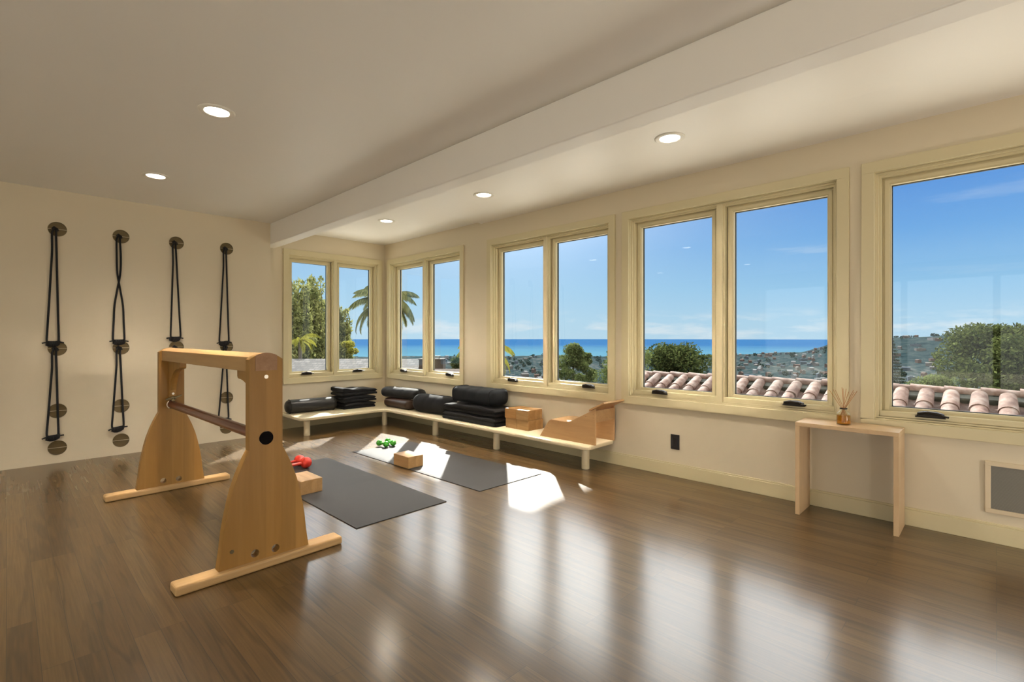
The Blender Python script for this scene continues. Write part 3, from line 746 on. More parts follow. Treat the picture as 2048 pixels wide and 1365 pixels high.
soft_roll('bolster', (3.60, 4.37, zz+.004), (3.60, 3.675, zz+.004), .135, .086, M['navy'], 'large blue-black rectangular bolster on top of the folded blankets', 'bolster', piping=M['cloth'], sq=3.6, endr=.3, wr=.0015)

# ------------------------------------------------------------------ wooden yoga blocks
def block(loc, rz, label, m='block', size=(.152, .228, .098), group='bamboo yoga blocks', name='yoga_block'):
    a, b_, h = size
    o = MB().box(-a/2, a/2, -b_/2, b_/2, 0, h).build(name, M[m], bevel=.003)
    o.location = loc; o.rotation_euler = (0, 0, rz); tag(o, label, 'yoga block', group); return o
MAT_T = .005
block((2.4635, 3.684, MAT_T), math.radians(1), 'bamboo yoga block standing in the sunlight at the long edge of the farther mat', size=(.155, .222, .098))
block((1.530, 3.640, MAT_T), math.radians(1), 'bamboo yoga block on the nearer mat, partly behind the trestle leg', size=(.160, .255, .098))
block((3.640, 3.472, BT), 0, 'bamboo block, bottom of the bench stack on the blanket side', size=(.215, .156, .098))
block((3.640, 3.314, BT), 0, 'bamboo block, bottom of the bench stack on the wooden prop side', size=(.215, .156, .098))
block((3.634, 3.478, BT+.0985), math.radians(.6), 'darker amber bamboo block on top of the bench stack, blanket side', 'block_dk', size=(.215, .156, .096))
block((3.634, 3.320, BT+.0985), math.radians(.6), 'pale bamboo block on top of the bench stack, nearest the wooden prop', size=(.215, .156, .096))

# ------------------------------------------------------------------ wooden backbend prop at the bench end
def prop():
    X0, X1 = 3.452, 3.755; r = root('wooden_prop', (X0, 3.02, BT)); tag(r, 'birch wood back-arch prop with sloping top board at the bench end', 'exercise prop')
    o = lambda y, z: (y-3.02, z-BT)
    prof = [o(3.02, .215), o(2.930, .345), o(2.912, .366), o(2.890, .377), o(2.86, .380), o(2.72, .379), o(2.69, .383), o(2.66, .392), o(2.406, .522), o(2.406, .215)]
    for x in (0, X1-X0-.018):
        sp = MB().prism(prof, 'x', x, x+.018).build('side_panel', M['prop'], r, bevel=.002)
        if x == 0:
            for (y, z) in ((2.93, .30), (2.915, .345), (2.87, .366), (2.80, .366), (2.71, .369), (2.59, .41), (2.50, .45), (2.425, .475), (2.425, .445)):
                yy, z2 = o(y, z); MB().cyl((-.0006, yy, z2), (.001, yy, z2), .0035, n=10).build('screw', M['endgrain'], sp)
    w = X1-X0-.018
    MB().box(.018, w, 2.70-3.02, 2.90-3.02, .368-BT, .379-BT).build('deck', M['prop'], r)
    MB().prism([o(3.010, .222), o(2.935, .340), o(2.925, .334), o(2.995, .222)], 'x', .018, w).build('front_slope', M['prop'], r)
    MB().box(.018, w, 2.406-3.02, 2.424-3.02, .405-BT, .505-BT).build('cross_piece', M['prop'], r, bevel=.001)
    MB().box(.018, w, 2.70-3.02, 2.716-3.02, .0, .36-BT).build('inner_panel', M['prop'], r)
    tb = [o(2.660, .395), o(2.655, .411), o(2.325, .582), o(2.315, .566)]
    MB().prism([o(2.47, .494), o(2.465, .514), o(2.318, .588), o(2.312, .573)], 'x', -.004, X1-X0+.004).build('sloping_board', M['prop'], r, bevel=.003)
prop()

# ------------------------------------------------------------------ mats and dumbbells
def yoga_mat(corners, label):
    P = [Vector((x, y, 0)) for x, y in corners]; c = sum(P, Vector())/4; b = MB()
    n, m_ = 4, 24; vs = []; 
    for zz_ in (0, 1):
        for i in range(n+1):
            for j in range(m_+1):
                u, v = i/n, j/m_; p = (P[0]*(1-u)+P[1]*u)*(1-v)+(P[3]*(1-u)+P[2]*u)*v-c
                ripple = .004*math.exp(-((v-.52)/.025)**2)*max(0, (u-.55)/.45) if zz_ and 'nearer' in label else 0
                vs.append((p.x, p.y, MAT_T*zz_+ripple))
    N_ = (n+1)*(m_+1); I = lambda z, i, j: z*N_+i*(m_+1)+j
    fs = []
    for i in range(n):
        for j in range(m_):
            fs.append((I(1, i, j), I(1, i+1, j), I(1, i+1, j+1), I(1, i, j+1))); fs.append((I(0, i, j), I(0, i, j+1), I(0, i+1, j+1), I(0, i+1, j)))
    for i in range(n):
        for j in (0, m_): fs.append((I(0, i, j), I(0, i+1, j), I(1, i+1, j), I(1, i, j)))
    for j in range(m_):
        for i in (0, n): fs.append((I(0, i, j), I(0, i, j+1), I(1, i, j+1), I(1, i, j)))
    o = b.add(vs, fs).build('yoga_mat', M['mat_dark']); o.location = c; tag(o, label, 'yoga mat', 'charcoal yoga mats'); return o
yoga_mat([(1.436, 2.683), (2.102, 2.685), (2.087, 4.450), (1.425, 4.445)], 'charcoal rubber yoga mat beside the trestle, nearer one, fully in shade')
yoga_mat([(2.409, 2.685), (3.071, 2.672), (3.035, 4.500), (2.370, 4.505)], 'charcoal rubber yoga mat near the bench, crossed by bright sun patches')

def dumbbell(c, ang, m, label, hl=.052, R=.031, group=None):
    r = root('dumbbell', (c[0], c[1], MAT_T+R), ang); tag(r, label, 'dumbbell', group)
    prof = []
    for k in range(9):
        a = -PI/2+PI*k/8; prof.append((R*max(0, math.cos(a))**.8, R*.95*math.sin(a)))
    for s in (-1, 1):
        MB().lathe([(p, h+s*hl) for p, h in prof], n=24, axis='x').build('head', m, r, smooth=True)
    MB().lathe([(.017, -hl+R*.6), (.0125, -hl+R), (.0125, hl-R), (.017, hl-R*.6)], n=16, axis='x').build('grip', m, r, smooth=True)
    return r
gp = 'small green dumbbells on the sunlit mat'
dumbbell((2.695, 4.492), math.radians(-80), M['green'], 'small bright green dumbbell, nearer the trestle of the two on the sunlit mat', group=gp)
dumbbell((2.790, 4.500), math.radians(84), M['green'], 'small bright green dumbbell, nearer the bench of the two on the sunlit mat', hl=.062, group=gp)
gp = 'red dumbbells beside the trestle'
dumbbell((1.692, 4.325), math.radians(8), M['red'], 'red dumbbell on the nearer mat, the one behind, half hidden by the trestle', hl=.095, R=.047, group=gp)
dumbbell((1.700, 4.222), math.radians(3), M['red'], 'red dumbbell on the nearer mat, the front one with its round end showing', hl=.095, R=.047, group=gp)

# ------------------------------------------------------------------ side table, diffuser
r = root('side_table', (3.512, .655, 0)); tag(r, 'narrow pale wood waterfall side table against the window wall', 'side table')
wy = .262
MB().box(0, .242, -wy, wy, .561, .586).build('table_top', M['table'], r, bevel=.0015)
for y in (-wy, wy-.025): MB().box(0, .242, y, y+.025, 0, .5605).build('side_panel', M['table'], r, bevel=.0015)
def diffuser(x, y, z):
    r = root('reed_diffuser', (x, y, z)); tag(r, 'glass reed diffuser with amber oil and thin reeds on the side table', 'reed diffuser')
    R = .0395
    outer = [(R*.97, 0), (R, .004), (R*.98, .058), (R*.86, .072), (R*.55, .083), (R*.42, .088), (R*.42, .098)]
    inner = [(p-.0025, max(h, .005)) for p, h in outer[::-1]]
    g = MB().lathe(outer+inner+[(0, .005)], n=36)
    bo = g.build('bottle', M['bottle'], r, smooth=True)
    MB().lathe([(0, .0056), (R-.0036, .0056), (R*.985-.0036, .056), (0, .056)], n=36).build('oil', M['amber'], r, smooth=True)
    MB().lathe([(.0175, .093), (.0205, .094), (.0205, .100), (.0175, .101)], n=28, caps=False).build('collar', M['bronze'], r, smooth=True)
    rnd = random.Random(5)
    tips = [(-.075, 0, .205), (-.062, .03, .21), (-.040, -.02, .212), (-.012, .02, .226), (.000, -.015, .222), (.008, .03, .218), (.030, -.02, .205), (.048, .02, .213), (.060, -.03, .205), (.068, .012, .210)]
    for tx, ty, tz in tips:
        # reeds lean along the wall (local y) and slightly in and out
        d = Vector((ty, -tx*1.0, tz)); a = Vector((ty*.05, tx*.10, .098)); top = Vector((ty, -tx, tz))
        low = a+(a-top).normalized()*.085; low.z = max(low.z, .012); low.x = max(-.03, min(.03, low.x)); low.y = max(-.03, min(.03, low.y))
        MB().cyl(low, top, .0016, n=8).build('reed', M['reed'], r)
    return r
def bottle_material():
    m = bpy.data.materials.new('clear_bottle_glass'); m.use_nodes = True; nt = m.node_tree; nt.nodes.clear(); N = nt.nodes.new; L = nt.links.new
    t = N('ShaderNodeBsdfTransparent'); t.inputs[0].default_value = (.96, .97, .95, 1); g = N('ShaderNodeBsdfGlossy'); g.inputs['Roughness'].default_value = .03
    f = thin_fresnel(nt); mx = N('ShaderNodeMixShader'); L(f.outputs[0], mx.inputs[0]); L(t.outputs[0], mx.inputs[1]); L(g.outputs[0], mx.inputs[2])
    o = N('ShaderNodeOutputMaterial'); L(mx.outputs[0], o.inputs[0]); return m
M['bottle'] = bottle_material()
diffuser(3.628, .678, .586)

# ------------------------------------------------------------------ outlet, return vent
r = root('wall_outlet', (XW, 1.858, .278)); tag(r, 'black wall outlet plate low on the wall under the wide window', 'outlet')
MB().box(-.006, 0, -.037, .037, -.060, .060).build('cover_plate', M['outlet'], r, bevel=.002)
fp = MB().box(-.0085, -.006, -.017, .017, -.034, .034).build('socket_face', mat('black_plastic_gloss', (.018, .019, .022), .2), r, bevel=.001)
sl = MB()
for z in (-.018, .018):
    sl.box(-.0088, -.0084, -.008, -.0065, z-.005, z+.005); sl.box(-.0088, -.0084, .0055, .007, z-.004, z+.004)
sl.build('slots', M['black_hole'], fp)
r = root('air_vent', (XW, -.32, .303)); tag(r, 'grey return air grille in a cream frame low on the wall', 'vent')
f = MB(); w_, h_ = .367, .142
for (y0, y1, z0, z1) in ((-w_, w_, h_-.024, h_), (-w_, w_, -h_, -h_+.024), (-w_, -w_+.024, -h_+.024, h_-.024), (w_-.024, w_, -h_+.024, h_-.024)): f.box(-.012, 0, y0, y1, z0, z1)
f.build('vent_frame', M['vent_frame'], r, bevel=.003)
g = MB().box(-.003, 0, -w_+.024, w_-.024, -h_+.024, h_-.024)
n = 38
for k in range(n):
    z = -h_+.027+k*(2*h_-.054)/(n-1); g.box(-.0075, -.003, -w_+.0245, w_-.0245, z-.0018, z+.0018)
g.build('grille', M['vent'], r)

# ================================================================== outside
# ---- sea and land
sea = mat('sea_water', (0.0149, 0.0546, 0.1302), 1.0, spec=0)
def sea_mat():
    m = bpy.data.materials.new('sea'); m.use_nodes = True; nt = m.node_tree; p = nt.nodes['Principled BSDF']; N = nt.nodes.new; L = nt.links.new
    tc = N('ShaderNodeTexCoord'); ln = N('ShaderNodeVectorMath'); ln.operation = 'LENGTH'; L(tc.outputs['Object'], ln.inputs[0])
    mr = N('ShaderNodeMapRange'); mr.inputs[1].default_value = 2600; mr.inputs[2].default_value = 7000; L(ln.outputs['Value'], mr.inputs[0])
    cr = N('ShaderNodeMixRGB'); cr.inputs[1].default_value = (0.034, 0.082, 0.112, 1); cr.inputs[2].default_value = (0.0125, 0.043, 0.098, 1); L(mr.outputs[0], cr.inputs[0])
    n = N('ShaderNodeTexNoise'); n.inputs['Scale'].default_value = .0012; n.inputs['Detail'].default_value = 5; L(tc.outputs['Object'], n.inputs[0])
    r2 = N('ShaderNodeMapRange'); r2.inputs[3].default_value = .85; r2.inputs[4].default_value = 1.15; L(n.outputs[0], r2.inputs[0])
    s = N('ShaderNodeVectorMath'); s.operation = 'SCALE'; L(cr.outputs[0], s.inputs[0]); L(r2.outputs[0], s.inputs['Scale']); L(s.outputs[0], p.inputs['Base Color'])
    p.inputs['Roughness'].default_value = 1; p.inputs['Specular IOR Level'].default_value = 0; return m
GZ = -100.0
b = MB(); n = 48; vs = [(0, 0, GZ-1)]
a0, a1 = math.radians(-40), math.radians(135)
for k in range(n+1):
    a = a0+(a1-a0)*k/n; vs.append((26000*math.sin(a), 26000*math.cos(a), GZ-1))
b.add(vs, [(0, k+2, k+1) for k in range(n)])
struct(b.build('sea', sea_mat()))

def smooth(a, b_, t): t = np.clip((t-a)/(b_-a), 0, 1); return t*t*(3-2*t)
def vnoise(x, y, f, seed=0):
    x = x*f+seed*13.7; y = y*f+seed*7.3; xi, yi = np.floor(x), np.floor(y); fx, fy = x-xi, y-yi; fx = fx*fx*(3-2*fx); fy = fy*fy*(3-2*fy)
    h = lambda a, b_: np.modf(np.abs(np.sin(a*127.1+b_*311.7)*43758.5453))[0]
    return (h(xi, yi)*(1-fx)+h(xi+1, yi)*fx)*(1-fy)+(h(xi, yi+1)*(1-fx)+h(xi+1, yi+1)*fx)*fy
def ground_z(hd, rr):
    """hd heading (rad, clockwise from +Y), rr distance"""
    x, y = rr*np.sin(hd), rr*np.cos(hd)
    z = -4.0-(-GZ-5)*smooth(14, 420, rr)
    deg = np.degrees(hd)
    ridge = smooth(74, 81, deg)*(1-.0*deg)
    hill = ridge*smooth(1500, 2500, rr)*(1-smooth(2900, 3600, rr))*(94+10*smooth(81, 92, deg))
    low = smooth(62, 79, deg)*smooth(1700, 2400, rr)*(1-smooth(2700, 3300, rr))*26
    z = z+np.maximum(hill, low)*(.9+.2*vnoise(x, y, .0028, 2))+(vnoise(x, y, .02, 1)+vnoise(x, y, .045, 4)*.6)*5*smooth(500, 900, rr)
    return z
nh, nr = 260, 150
hds = np.radians(np.linspace(-12, 108, nh)); rs = 9*(3500/9)**(np.linspace(0, 1, nr))
H_, R_ = np.meshgrid(hds, rs); Z_ = ground_z(H_, R_)
coast = 2650+150*(vnoise(np.degrees(H_), R_*0, .25, 5)-.5)
Z_ = np.where(R_ > coast+900*smooth(70, 80, np.degrees(H_)), GZ-30, Z_)
V = np.stack([R_*np.sin(H_), R_*np.cos(H_), Z_], -1).reshape(-1, 3)
idx = np.arange(nr*nh).reshape(nr, nh)
F_ = np.stack([idx[:-1, :-1], idx[1:, :-1], idx[1:, 1:], idx[:-1, 1:]], -1).reshape(-1, 4)
def land_mat():
    m = bpy.data.materials.new('wooded_land'); m.use_nodes = True; nt = m.node_tree; p = nt.nodes['Principled BSDF']; N = nt.nodes.new; L = nt.links.new
    tc = N('ShaderNodeTexCoord')
    n = N('ShaderNodeTexNoise'); n.inputs['Scale'].default_value = .03; n.inputs['Detail'].default_value = 8; n.inputs['Roughness'].default_value = .7; L(tc.outputs['Object'], n.inputs[0])
    cr = N('ShaderNodeValToRGB'); c = cr.color_ramp; c.elements[0].position = .36; c.elements[0].color = (0.0068, 0.0136, 0.0167, 1); c.elements[1].position = .68; c.elements[1].color = (0.0285, 0.0372, 0.0360, 1); e = c.elements.new(.5); e.color = (0.0136, 0.0229, 0.0254, 1)  # bluish distance haze is put into these land colours
    L(n.outputs[0], cr.inputs[0])
    # pale specks of streets and lots on the flat
    v = N('ShaderNodeTexVoronoi'); v.inputs['Scale'].default_value = .05; L(tc.outputs['Object'], v.inputs[0])
    n2 = N('ShaderNodeTexNoise'); n2.inputs['Scale'].default_value = .006; n2.inputs['Detail'].default_value = 3; L(tc.outputs['Object'], n2.inputs[0])
    a = N('ShaderNodeMath'); a.operation = 'SUBTRACT'; L(n2.outputs[0], a.inputs[0]); L(v.outputs['Distance'], a.inputs[1])
    mr = N('ShaderNodeMapRange'); mr.inputs[1].default_value = .12; mr.inputs[2].default_value = .3; mr.inputs[4].default_value = .55; L(a.outputs[0], mr.inputs[0])
    sp = N('ShaderNodeSeparateXYZ'); L(tc.outputs['Object'], sp.inputs[0]); r4 = N('ShaderNodeMapRange'); r4.inputs[1].default_value = -84; r4.inputs[2].default_value = -70; r4.inputs[3].default_value = 1; r4.inputs[4].default_value = .12; L(sp.outputs[2], r4.inputs[0])
    mu = N('ShaderNodeMath'); mu.operation = 'MULTIPLY'; L(mr.outputs[0], mu.inputs[0]); L(r4.outputs[0], mu.inputs[1])
    mx = N('ShaderNodeMixRGB'); L(mu.outputs[0], mx.inputs[0]); L(cr.outputs[0], mx.inputs[1]); mx.inputs[2].default_value = (0.0806, 0.0775, 0.0744, 1)
    L(mx.outputs[0], p.inputs['Base Color']); p.inputs['Roughness'].default_value = 1; p.inputs['Specular IOR Level'].default_value = 0; return m
land = raw_mesh('terrain', V, F_, land_mat(), smooth=True); struct(land)

# ---- town houses far below: each one its own thing
hm = [mat('house_white', (0.1364, 0.1395, 0.1426), .9, spec=0), mat('house_tan', (0.0930, 0.0899, 0.0868), .9, spec=0), mat('house_grey', (0.0558, 0.0682, 0.0806), .9, spec=0), mat('house_clay', (0.0744, 0.0558, 0.0496), .9, spec=0)]
protos = []
for k in range(4):
    w_, d_, h_ = [(13, 9, 5), (18, 10, 6), (26, 14, 6), (10, 8, 7)][k]
    b = MB().box(-w_/2, w_/2, -d_/2, d_/2, -4, h_)
    if k != 2: b.prism([(-d_/2-.6, h_), (d_/2+.6, h_), (0, h_+2.6)], 'x', -w_/2-.5, w_/2+.5)
    else: b.box(-5, 3, -3, 3, h_, h_+1.6)
    protos.append(b)
built = {}
rh = random.Random(21)
spots = []
for k in range(230):
    band = rh.random()
    bx = rh.choice([rh.uniform(-.14, .07), rh.uniform(.44, .65), rh.uniform(.44, .65), rh.uniform(.76, .92)])
    hd = HEAD+math.atan(bx); rr = rh.uniform(950, 2500)*math.hypot(1, bx)**.3
    if any(abs(math.sin(hd)*rr-math.sin(q_[0])*q_[1])+abs(math.cos(hd)*rr-math.cos(q_[0])*q_[1]) < 46 for q_ in spots): continue
    spots.append((hd, rr, rh.randrange(4), rh.randrange(4), rh.uniform(0, PI)))
for hd, rr, kp, km, ang in spots:
    key = (kp, km)
    if key not in built: o = protos[kp].build('house', hm[km]); built[key] = o
    else: o = built[key].copy(); COL.objects.link(o)
    z = float(ground_z(np.array([hd]), np.array([rr]))[0])
    o.location = (rr*math.sin(hd), rr*math.cos(hd), z+1.5); o.rotation_euler = (0, 0, ang); o.scale = (1, 1, 1)
    tag(o, 'tiny distant house in the coastal town below the windows', 'house', 'distant houses of the coastal town')

# ---- foliage tools
def leaf_cloud(name, blobs, count, size, m, parent, seed=0, droop=0, aspect=2.2):
    """blobs: (cx, cy, cz, rx, ry, rz); leaves fill mostly the shell of each blob"""
    rg = np.random.default_rng(seed); vol = np.array([b_[3]*b_[4]*b_[5] for b_ in blobs])**.67; pk = rg.choice(len(blobs), count, p=vol/vol.sum()); Bm = np.array(blobs)[pk]
    d = rg.normal(size=(count, 3)); d /= np.linalg.norm(d, axis=1)[:, None]; rad = rg.uniform(.45, 1.08, count)**.6
    P = Bm[:, :3]+d*rad[:, None]*Bm[:, 3:6]
    u = rg.normal(size=(count, 3)); u[:, 2] -= droop; u /= np.linalg.norm(u, axis=1)[:, None]
    w = np.cross(u, rg.normal(size=(count, 3))); w /= np.linalg.norm(w, axis=1)[:, None]
    s = size*rg.uniform(.6, 1.3, count)[:, None]
    A = P-u*s*.5; Bv = P+w*s*.5/aspect; Cv = P+u*s*.5; Dv = P-w*s*.5/aspect
    V = np.stack([A, Bv, Cv, Dv], 1).reshape(-1, 3); F = np.arange(count*4).reshape(-1, 4)
    return raw_mesh(name, V, F, m, parent)
LF = {'bamboo': leaf_material('bamboo_leaves', (0.0465, 0.0620, 0.0217), (.34, .34, .13)), 'dark': leaf_material('evergreen_leaves', (0.0112, 0.0211, 0.0087), (.10, .118, .038), .2),
      'mid': leaf_material('tree_leaves', (0.0310, 0.0465, 0.0186), (.15, .18, .06)), 'palm': leaf_material('palm_leaflets', (0.0372, 0.0527, 0.0217), (.20, .20, .085)),
      'yellow': leaf_material('yellow_fronds', (0.0992, 0.1054, 0.0186), (.35, .33, .06)), 'fir': leaf_material('fir_needles', (0.0124, 0.0211, 0.0149), (.06, .075, .05), .15)}
BARK = mat('bark', (0.0620, 0.0496, 0.0372), .9)
def blob_tree(name, label, bx, d, ztop, width, zlow, lf, seed, n=9000, lean=0, leaf=.12, nb=16, shape='round', fill=(.14, .42)):
    x, y, _ = far(bx, d); gz = -4.0
    hd, rr = math.atan2(x, y), math.hypot(x, y); gz = float(ground_z(np.array([hd]), np.array([rr]))[0])
    r = root(name, (x, y, gz)); tag(r, label, 'tree'); rg = np.random.default_rng(seed); h = ztop-gz; lo = zlow-gz
    MB().tube([(0, 0, -.3), (.1, .05, h*.35), (0, 0, h*.7), (.05, 0, h*.85)], [width*.06+.05, width*.05+.04, .05, .03], 10).build('trunk', BARK, r, smooth=True)
    blobs = []
    for k in range(nb):
        t = rg.uniform(0, 1); zc = lo+(h-lo)*t; wv = width/2
        if shape == 'round': wr = wv*math.sqrt(max(.12, 1-(max(0, t-.35)/.68)**2))
        elif shape == 'cone': wr = wv*(1.03-t)
        else: wr = wv
        a = rg.uniform(0, 2*PI); q = wr*rg.uniform(.1, .9); br = max(.12, wv*rg.uniform(*fill))
        zc = min(zc, h-br*.8)
        blobs.append((q*math.cos(a), q*math.sin(a), zc, br, br, br*rg.uniform(.7, 1.0)))
    blobs.append((0, 0, h-width*.14, width*.18, width*.18, width*.14))
    leaf_cloud('foliage', blobs, n, leaf, lf, r, seed)
    return r
def zat(y, d): return EYE-(y-675)/FPX*d     # height at distance d for an elevation
# bamboo / tall screen trees seen through the corner window
def bamboo(label, bx, d, ztop, width, seed, n=7000, spikes=2):
    x, y, _ = far(bx, d); hd, rr = math.atan2(x, y), math.hypot(x, y); gz = float(ground_z(np.array([hd]), np.array([rr]))[0])
    r = root('tall_bamboo', (x, y, gz)); tag(r, label, 'tree', 'tall bamboo-like trees beyond the grey roof'); rg = np.random.default_rng(seed); h = ztop-gz
    st = MB(); blobs = []
    for k in range(9):
        a = rg.uniform(0, 2*PI); q = width*.38*rg.uniform(0, 1); px_, py_ = q*math.cos(a), q*math.sin(a); hh = h*(1-.10*rg.uniform(0, 1)) if k > spikes else h
        st.tube([(px_, py_, 0), (px_*1.1, py_*1.1, hh*.6), (px_*1.25, py_*1.25, hh)], [.04, .03, .008], 6)
        for q2 in np.linspace(.30, .96, 9):
            rr_ = width*(.36*(1-max(0, q2-.6)*1.8)); blobs.append((px_*(1+.25*q2)+rg.normal()*.06*width, py_*(1+.25*q2)+rg.normal()*.06*width, hh*q2, rr_, rr_, h*.055))
    st.build('stems', BARK, r, smooth=True)
    leaf_cloud('foliage', blobs, n*2, .20, LF['bamboo'], r, seed, droop=.8, aspect=3.2)
bamboo('tall bamboo-like tree at the jamb of the corner window, beyond the grey roof', B(588), 18, zat(566, 18), 1.05, 3)
bamboo('tallest bamboo-like tree in the left pane of the corner window', B(624), 20.3, zat(556, 20.3), 1.35, 4, 9000)
bamboo('bamboo-like tree behind the centre post of the corner window', B(652), 22.6, zat(600, 22.6), 1.2, 5)
bamboo('leaning bamboo-like tree in the right pane of the corner window, beside the palm', B(684), 19.5, zat(618, 19.5), .75, 6)
blob_tree('shrub', 'yellow-green shrub at the foot of the bamboo, against the sea', B(697), 17.5, zat(684, 17.5), .75, zat(730, 17.5), LF['yellow'], 31, 2200, leaf=.10, nb=8)

def palm(name, label, bx, d, zc, fl_, seed, nf=15, tr=.13, yellow=False, drop=.9, az0=0):
    x, y, _ = far(bx, d); hd, rr = math.atan2(x, y), math.hypot(x, y); gz = float(ground_z(np.array([hd]), np.array([rr]))[0])
    r = root(name, (x, y, gz)); tag(r, label, 'palm tree'); rg = np.random.default_rng(seed); h = zc-gz
    MB().tube([(0, 0, -.2), (.05, 0, h*.5), (0, 0, h-.3), (0, 0, h)], [tr*1.3, tr, tr*.8, tr*.9], 12).build('trunk', mat('palm_trunk', (0.0992, 0.0868, 0.0744), .9), r, smooth=True)
    m = LF['yellow'] if yellow else LF['palm']
    for k in range(nf):
        az = az0+2*PI*k/nf+rg.uniform(-.2, .2); up = rg.uniform(.15, 1.15) if k % 3 else rg.uniform(-.15, .25); L_ = fl_*rg.uniform(.85, 1.1)
        pts = []; n = 14; p = np.array([0, 0, h]); el = up
        for q in range(n+1):
            pts.append(p.copy()); st = L_/n; p = p+st*np.array([math.cos(az)*math.cos(el), math.sin(az)*math.cos(el), math.sin(el)]); el -= drop*1.75/n*(1+.5*q/n)
        pts = np.array(pts); V = []; F = []
        side = np.array([-math.sin(az), math.cos(az), 0])
        for q in range(1, n*6):
            t = q/(n*6); i = min(int(t*n), n-1); f = t*n-i; c = pts[i]*(1-f)+pts[i+1]*f; tg = pts[i+1]-pts[i]; tg = tg/np.linalg.norm(tg)
            ll = fl_*.24*math.sin(PI*min(1, t*.9+.12))**.7
            for s in (-1, 1):
                dr = side*s*.62+tg*.50+np.array([0, 0, -.62-.2*rg.uniform()]); dr /= np.linalg.norm(dr); e = c+dr*ll*rg.uniform(.8, 1.1); wv = tg*.017*fl_
                o_ = len(V); V += [c-wv, c+wv, e]; F.append((o_, o_+1, o_+2))
        fr = raw_mesh('frond', V, F, m, r)
        MB().tube([tuple(p_) for p_ in pts], [.022*(1-.8*i/n)*fl_/2 for i in range(n+1)], 6).build('midrib', m, fr)
palm('palm_tree', 'feathery palm crown seen on both sides of the window corner', B(772), 30, zat(608, 30), 2.75, 7, 26, az0=.3)
palm('palm_tree', 'small palm with hanging yellowish fronds between two windows, against the sea', B(968), 20, zat(700, 20), 1.75, 9, 15, yellow=True, az0=.1)
palm('palm_tree', 'low yellow-green palm in front of the bamboo, left pane of the corner window', B(600), 15, zat(680, 15), .75, 12, 9, yellow=True, az0=.5, tr=.06)
# dark spiky plant by the small palm
r = root('spiky_shrub', far(B(914), 15, -4.0)); tag(r, 'dark spiky-leaved shrub below the small palm, above the brown roof', 'shrub')
h = zat(728, 15)+4.0
MB().tube([(0, 0, 0), (0, 0, h)], .05, 8).build('trunk', BARK, r)
leaf_cloud('foliage', [(0, 0, h, .17, .17, .16), (.05, 0, h-.25, .15, .15, .16)], 500, .25, LF['dark'], r, 5, aspect=7)

blob_tree('dark_tree', 'dark bushy tree with a pointed top in the right pane over the bench blocks', B(1146), 26, zat(688, 26), 1.8, zat(770, 26), LF['mid'], 41, 8000, leaf=.12, nb=20, fill=(.26, .5))
blob_tree('dark_tree', 'shorter dark tree just right of the pointed one, third window', B(1172), 27, zat(706, 27), 1.2, zat(775, 27), LF['mid'], 42, 5000, leaf=.12, fill=(.26, .5))
blob_tree('light_tree', 'loose light green tree showing on both sides of the wall between two windows', B(1252), 24, zat(686, 24), 2.5, zat(760, 24), LF['mid'], 43, 9000, leaf=.12, nb=18, fill=(.26, .5))
blob_tree('round_tree', 'big rounded dark green tree beyond the tiled roof, wide window', B(1352), 30, zat(690, 30), 4.7, zat(775, 30), LF['dark'], 44, 16000, leaf=.19, nb=40)
blob_tree('broad_tree', 'large spreading dark green tree filling the corner of the near window', B(2005), 20, zat(651, 20), 4.6, zat(780, 20), LF['dark'], 45, 20000, leaf=.16, nb=46)
blob_tree('broad_tree', 'lower branch mass of dark foliage to the left of the large spreading tree', B(1925), 24.5, zat(700, 24.5), 1.6, zat(790, 24.5), LF['dark'], 46, 6000, leaf=.12, nb=12)
blob_tree('bushes', 'low dark bushes beyond the roof ridge between the pine and the large tree', B(1868), 34, zat(750, 34), 3.4, zat(800, 34), LF['mid'], 47, 6000, leaf=.15)
# conifer with tiered branches
d = 55; x, y, _ = far(B(1784), d); hd, rr = math.atan2(x, y), math.hypot(x, y); gz = float(ground_z(np.array([hd]), np.array([rr]))[0])
r = root('pine_tree', (x, y, gz)); tag(r, 'tiered cone-shaped pine tree half hidden by the near window jamb', 'tree'); h = zat(678, d)-gz
MB().tube([(0, 0, 0), (0, 0, h)], [.25, .03], 8).build('trunk', BARK, r)
bl = []
for k in range(18):
    t = k/18; zz_ = h-.3-t*6.2; rw = .25+t*1.7
    for q in range(7):
        a = 2*PI*q/7+k; bl.append((rw*.55*math.cos(a), rw*.55*math.sin(a), zz_, rw*.42, rw*.42, .11))
leaf_cloud('foliage', bl, 14000, .13, LF['fir'], r, 8)
# tree line on the far ridge
rg = np.random.default_rng(3); bl = []
for k in range(90):
    hd = math.radians(rg.uniform(80.0, 96)); rr = rg.uniform(2450, 2850); z = float(ground_z(np.array([hd]), np.array([rr]))[0]); s_ = rg.uniform(4, 9)
    bl.append((rr*math.sin(hd), rr*math.cos(hd), z+s_*.7, s_, s_, s_*.9))
for k in range(420):
    hd = math.radians(rg.uniform(38, 84)); rr = rg.uniform(900, 2560)
    if any(math.hypot(math.sin(hd)*rr-math.sin(q_[0])*q_[1], math.cos(hd)*rr-math.cos(q_[0])*q_[1]) < 30 for q_ in spots): continue
    z = float(ground_z(np.array([hd]), np.array([rr]))[0]); s_ = rg.uniform(4, 9)
    bl.append((rr*math.sin(hd), rr*math.cos(hd), z+s_*.7, s_, s_, s_*.8))
o = leaf_cloud('distant_trees', bl, 26000, 4.0, leaf_material('hazy_leaves', (0.0112, 0.0211, 0.0198), (.045, .065, .055), .1), None, 3, aspect=1.3)
tag(o, 'dark tree clumps dotted over the far ridge and town', 'trees', kind='stuff')

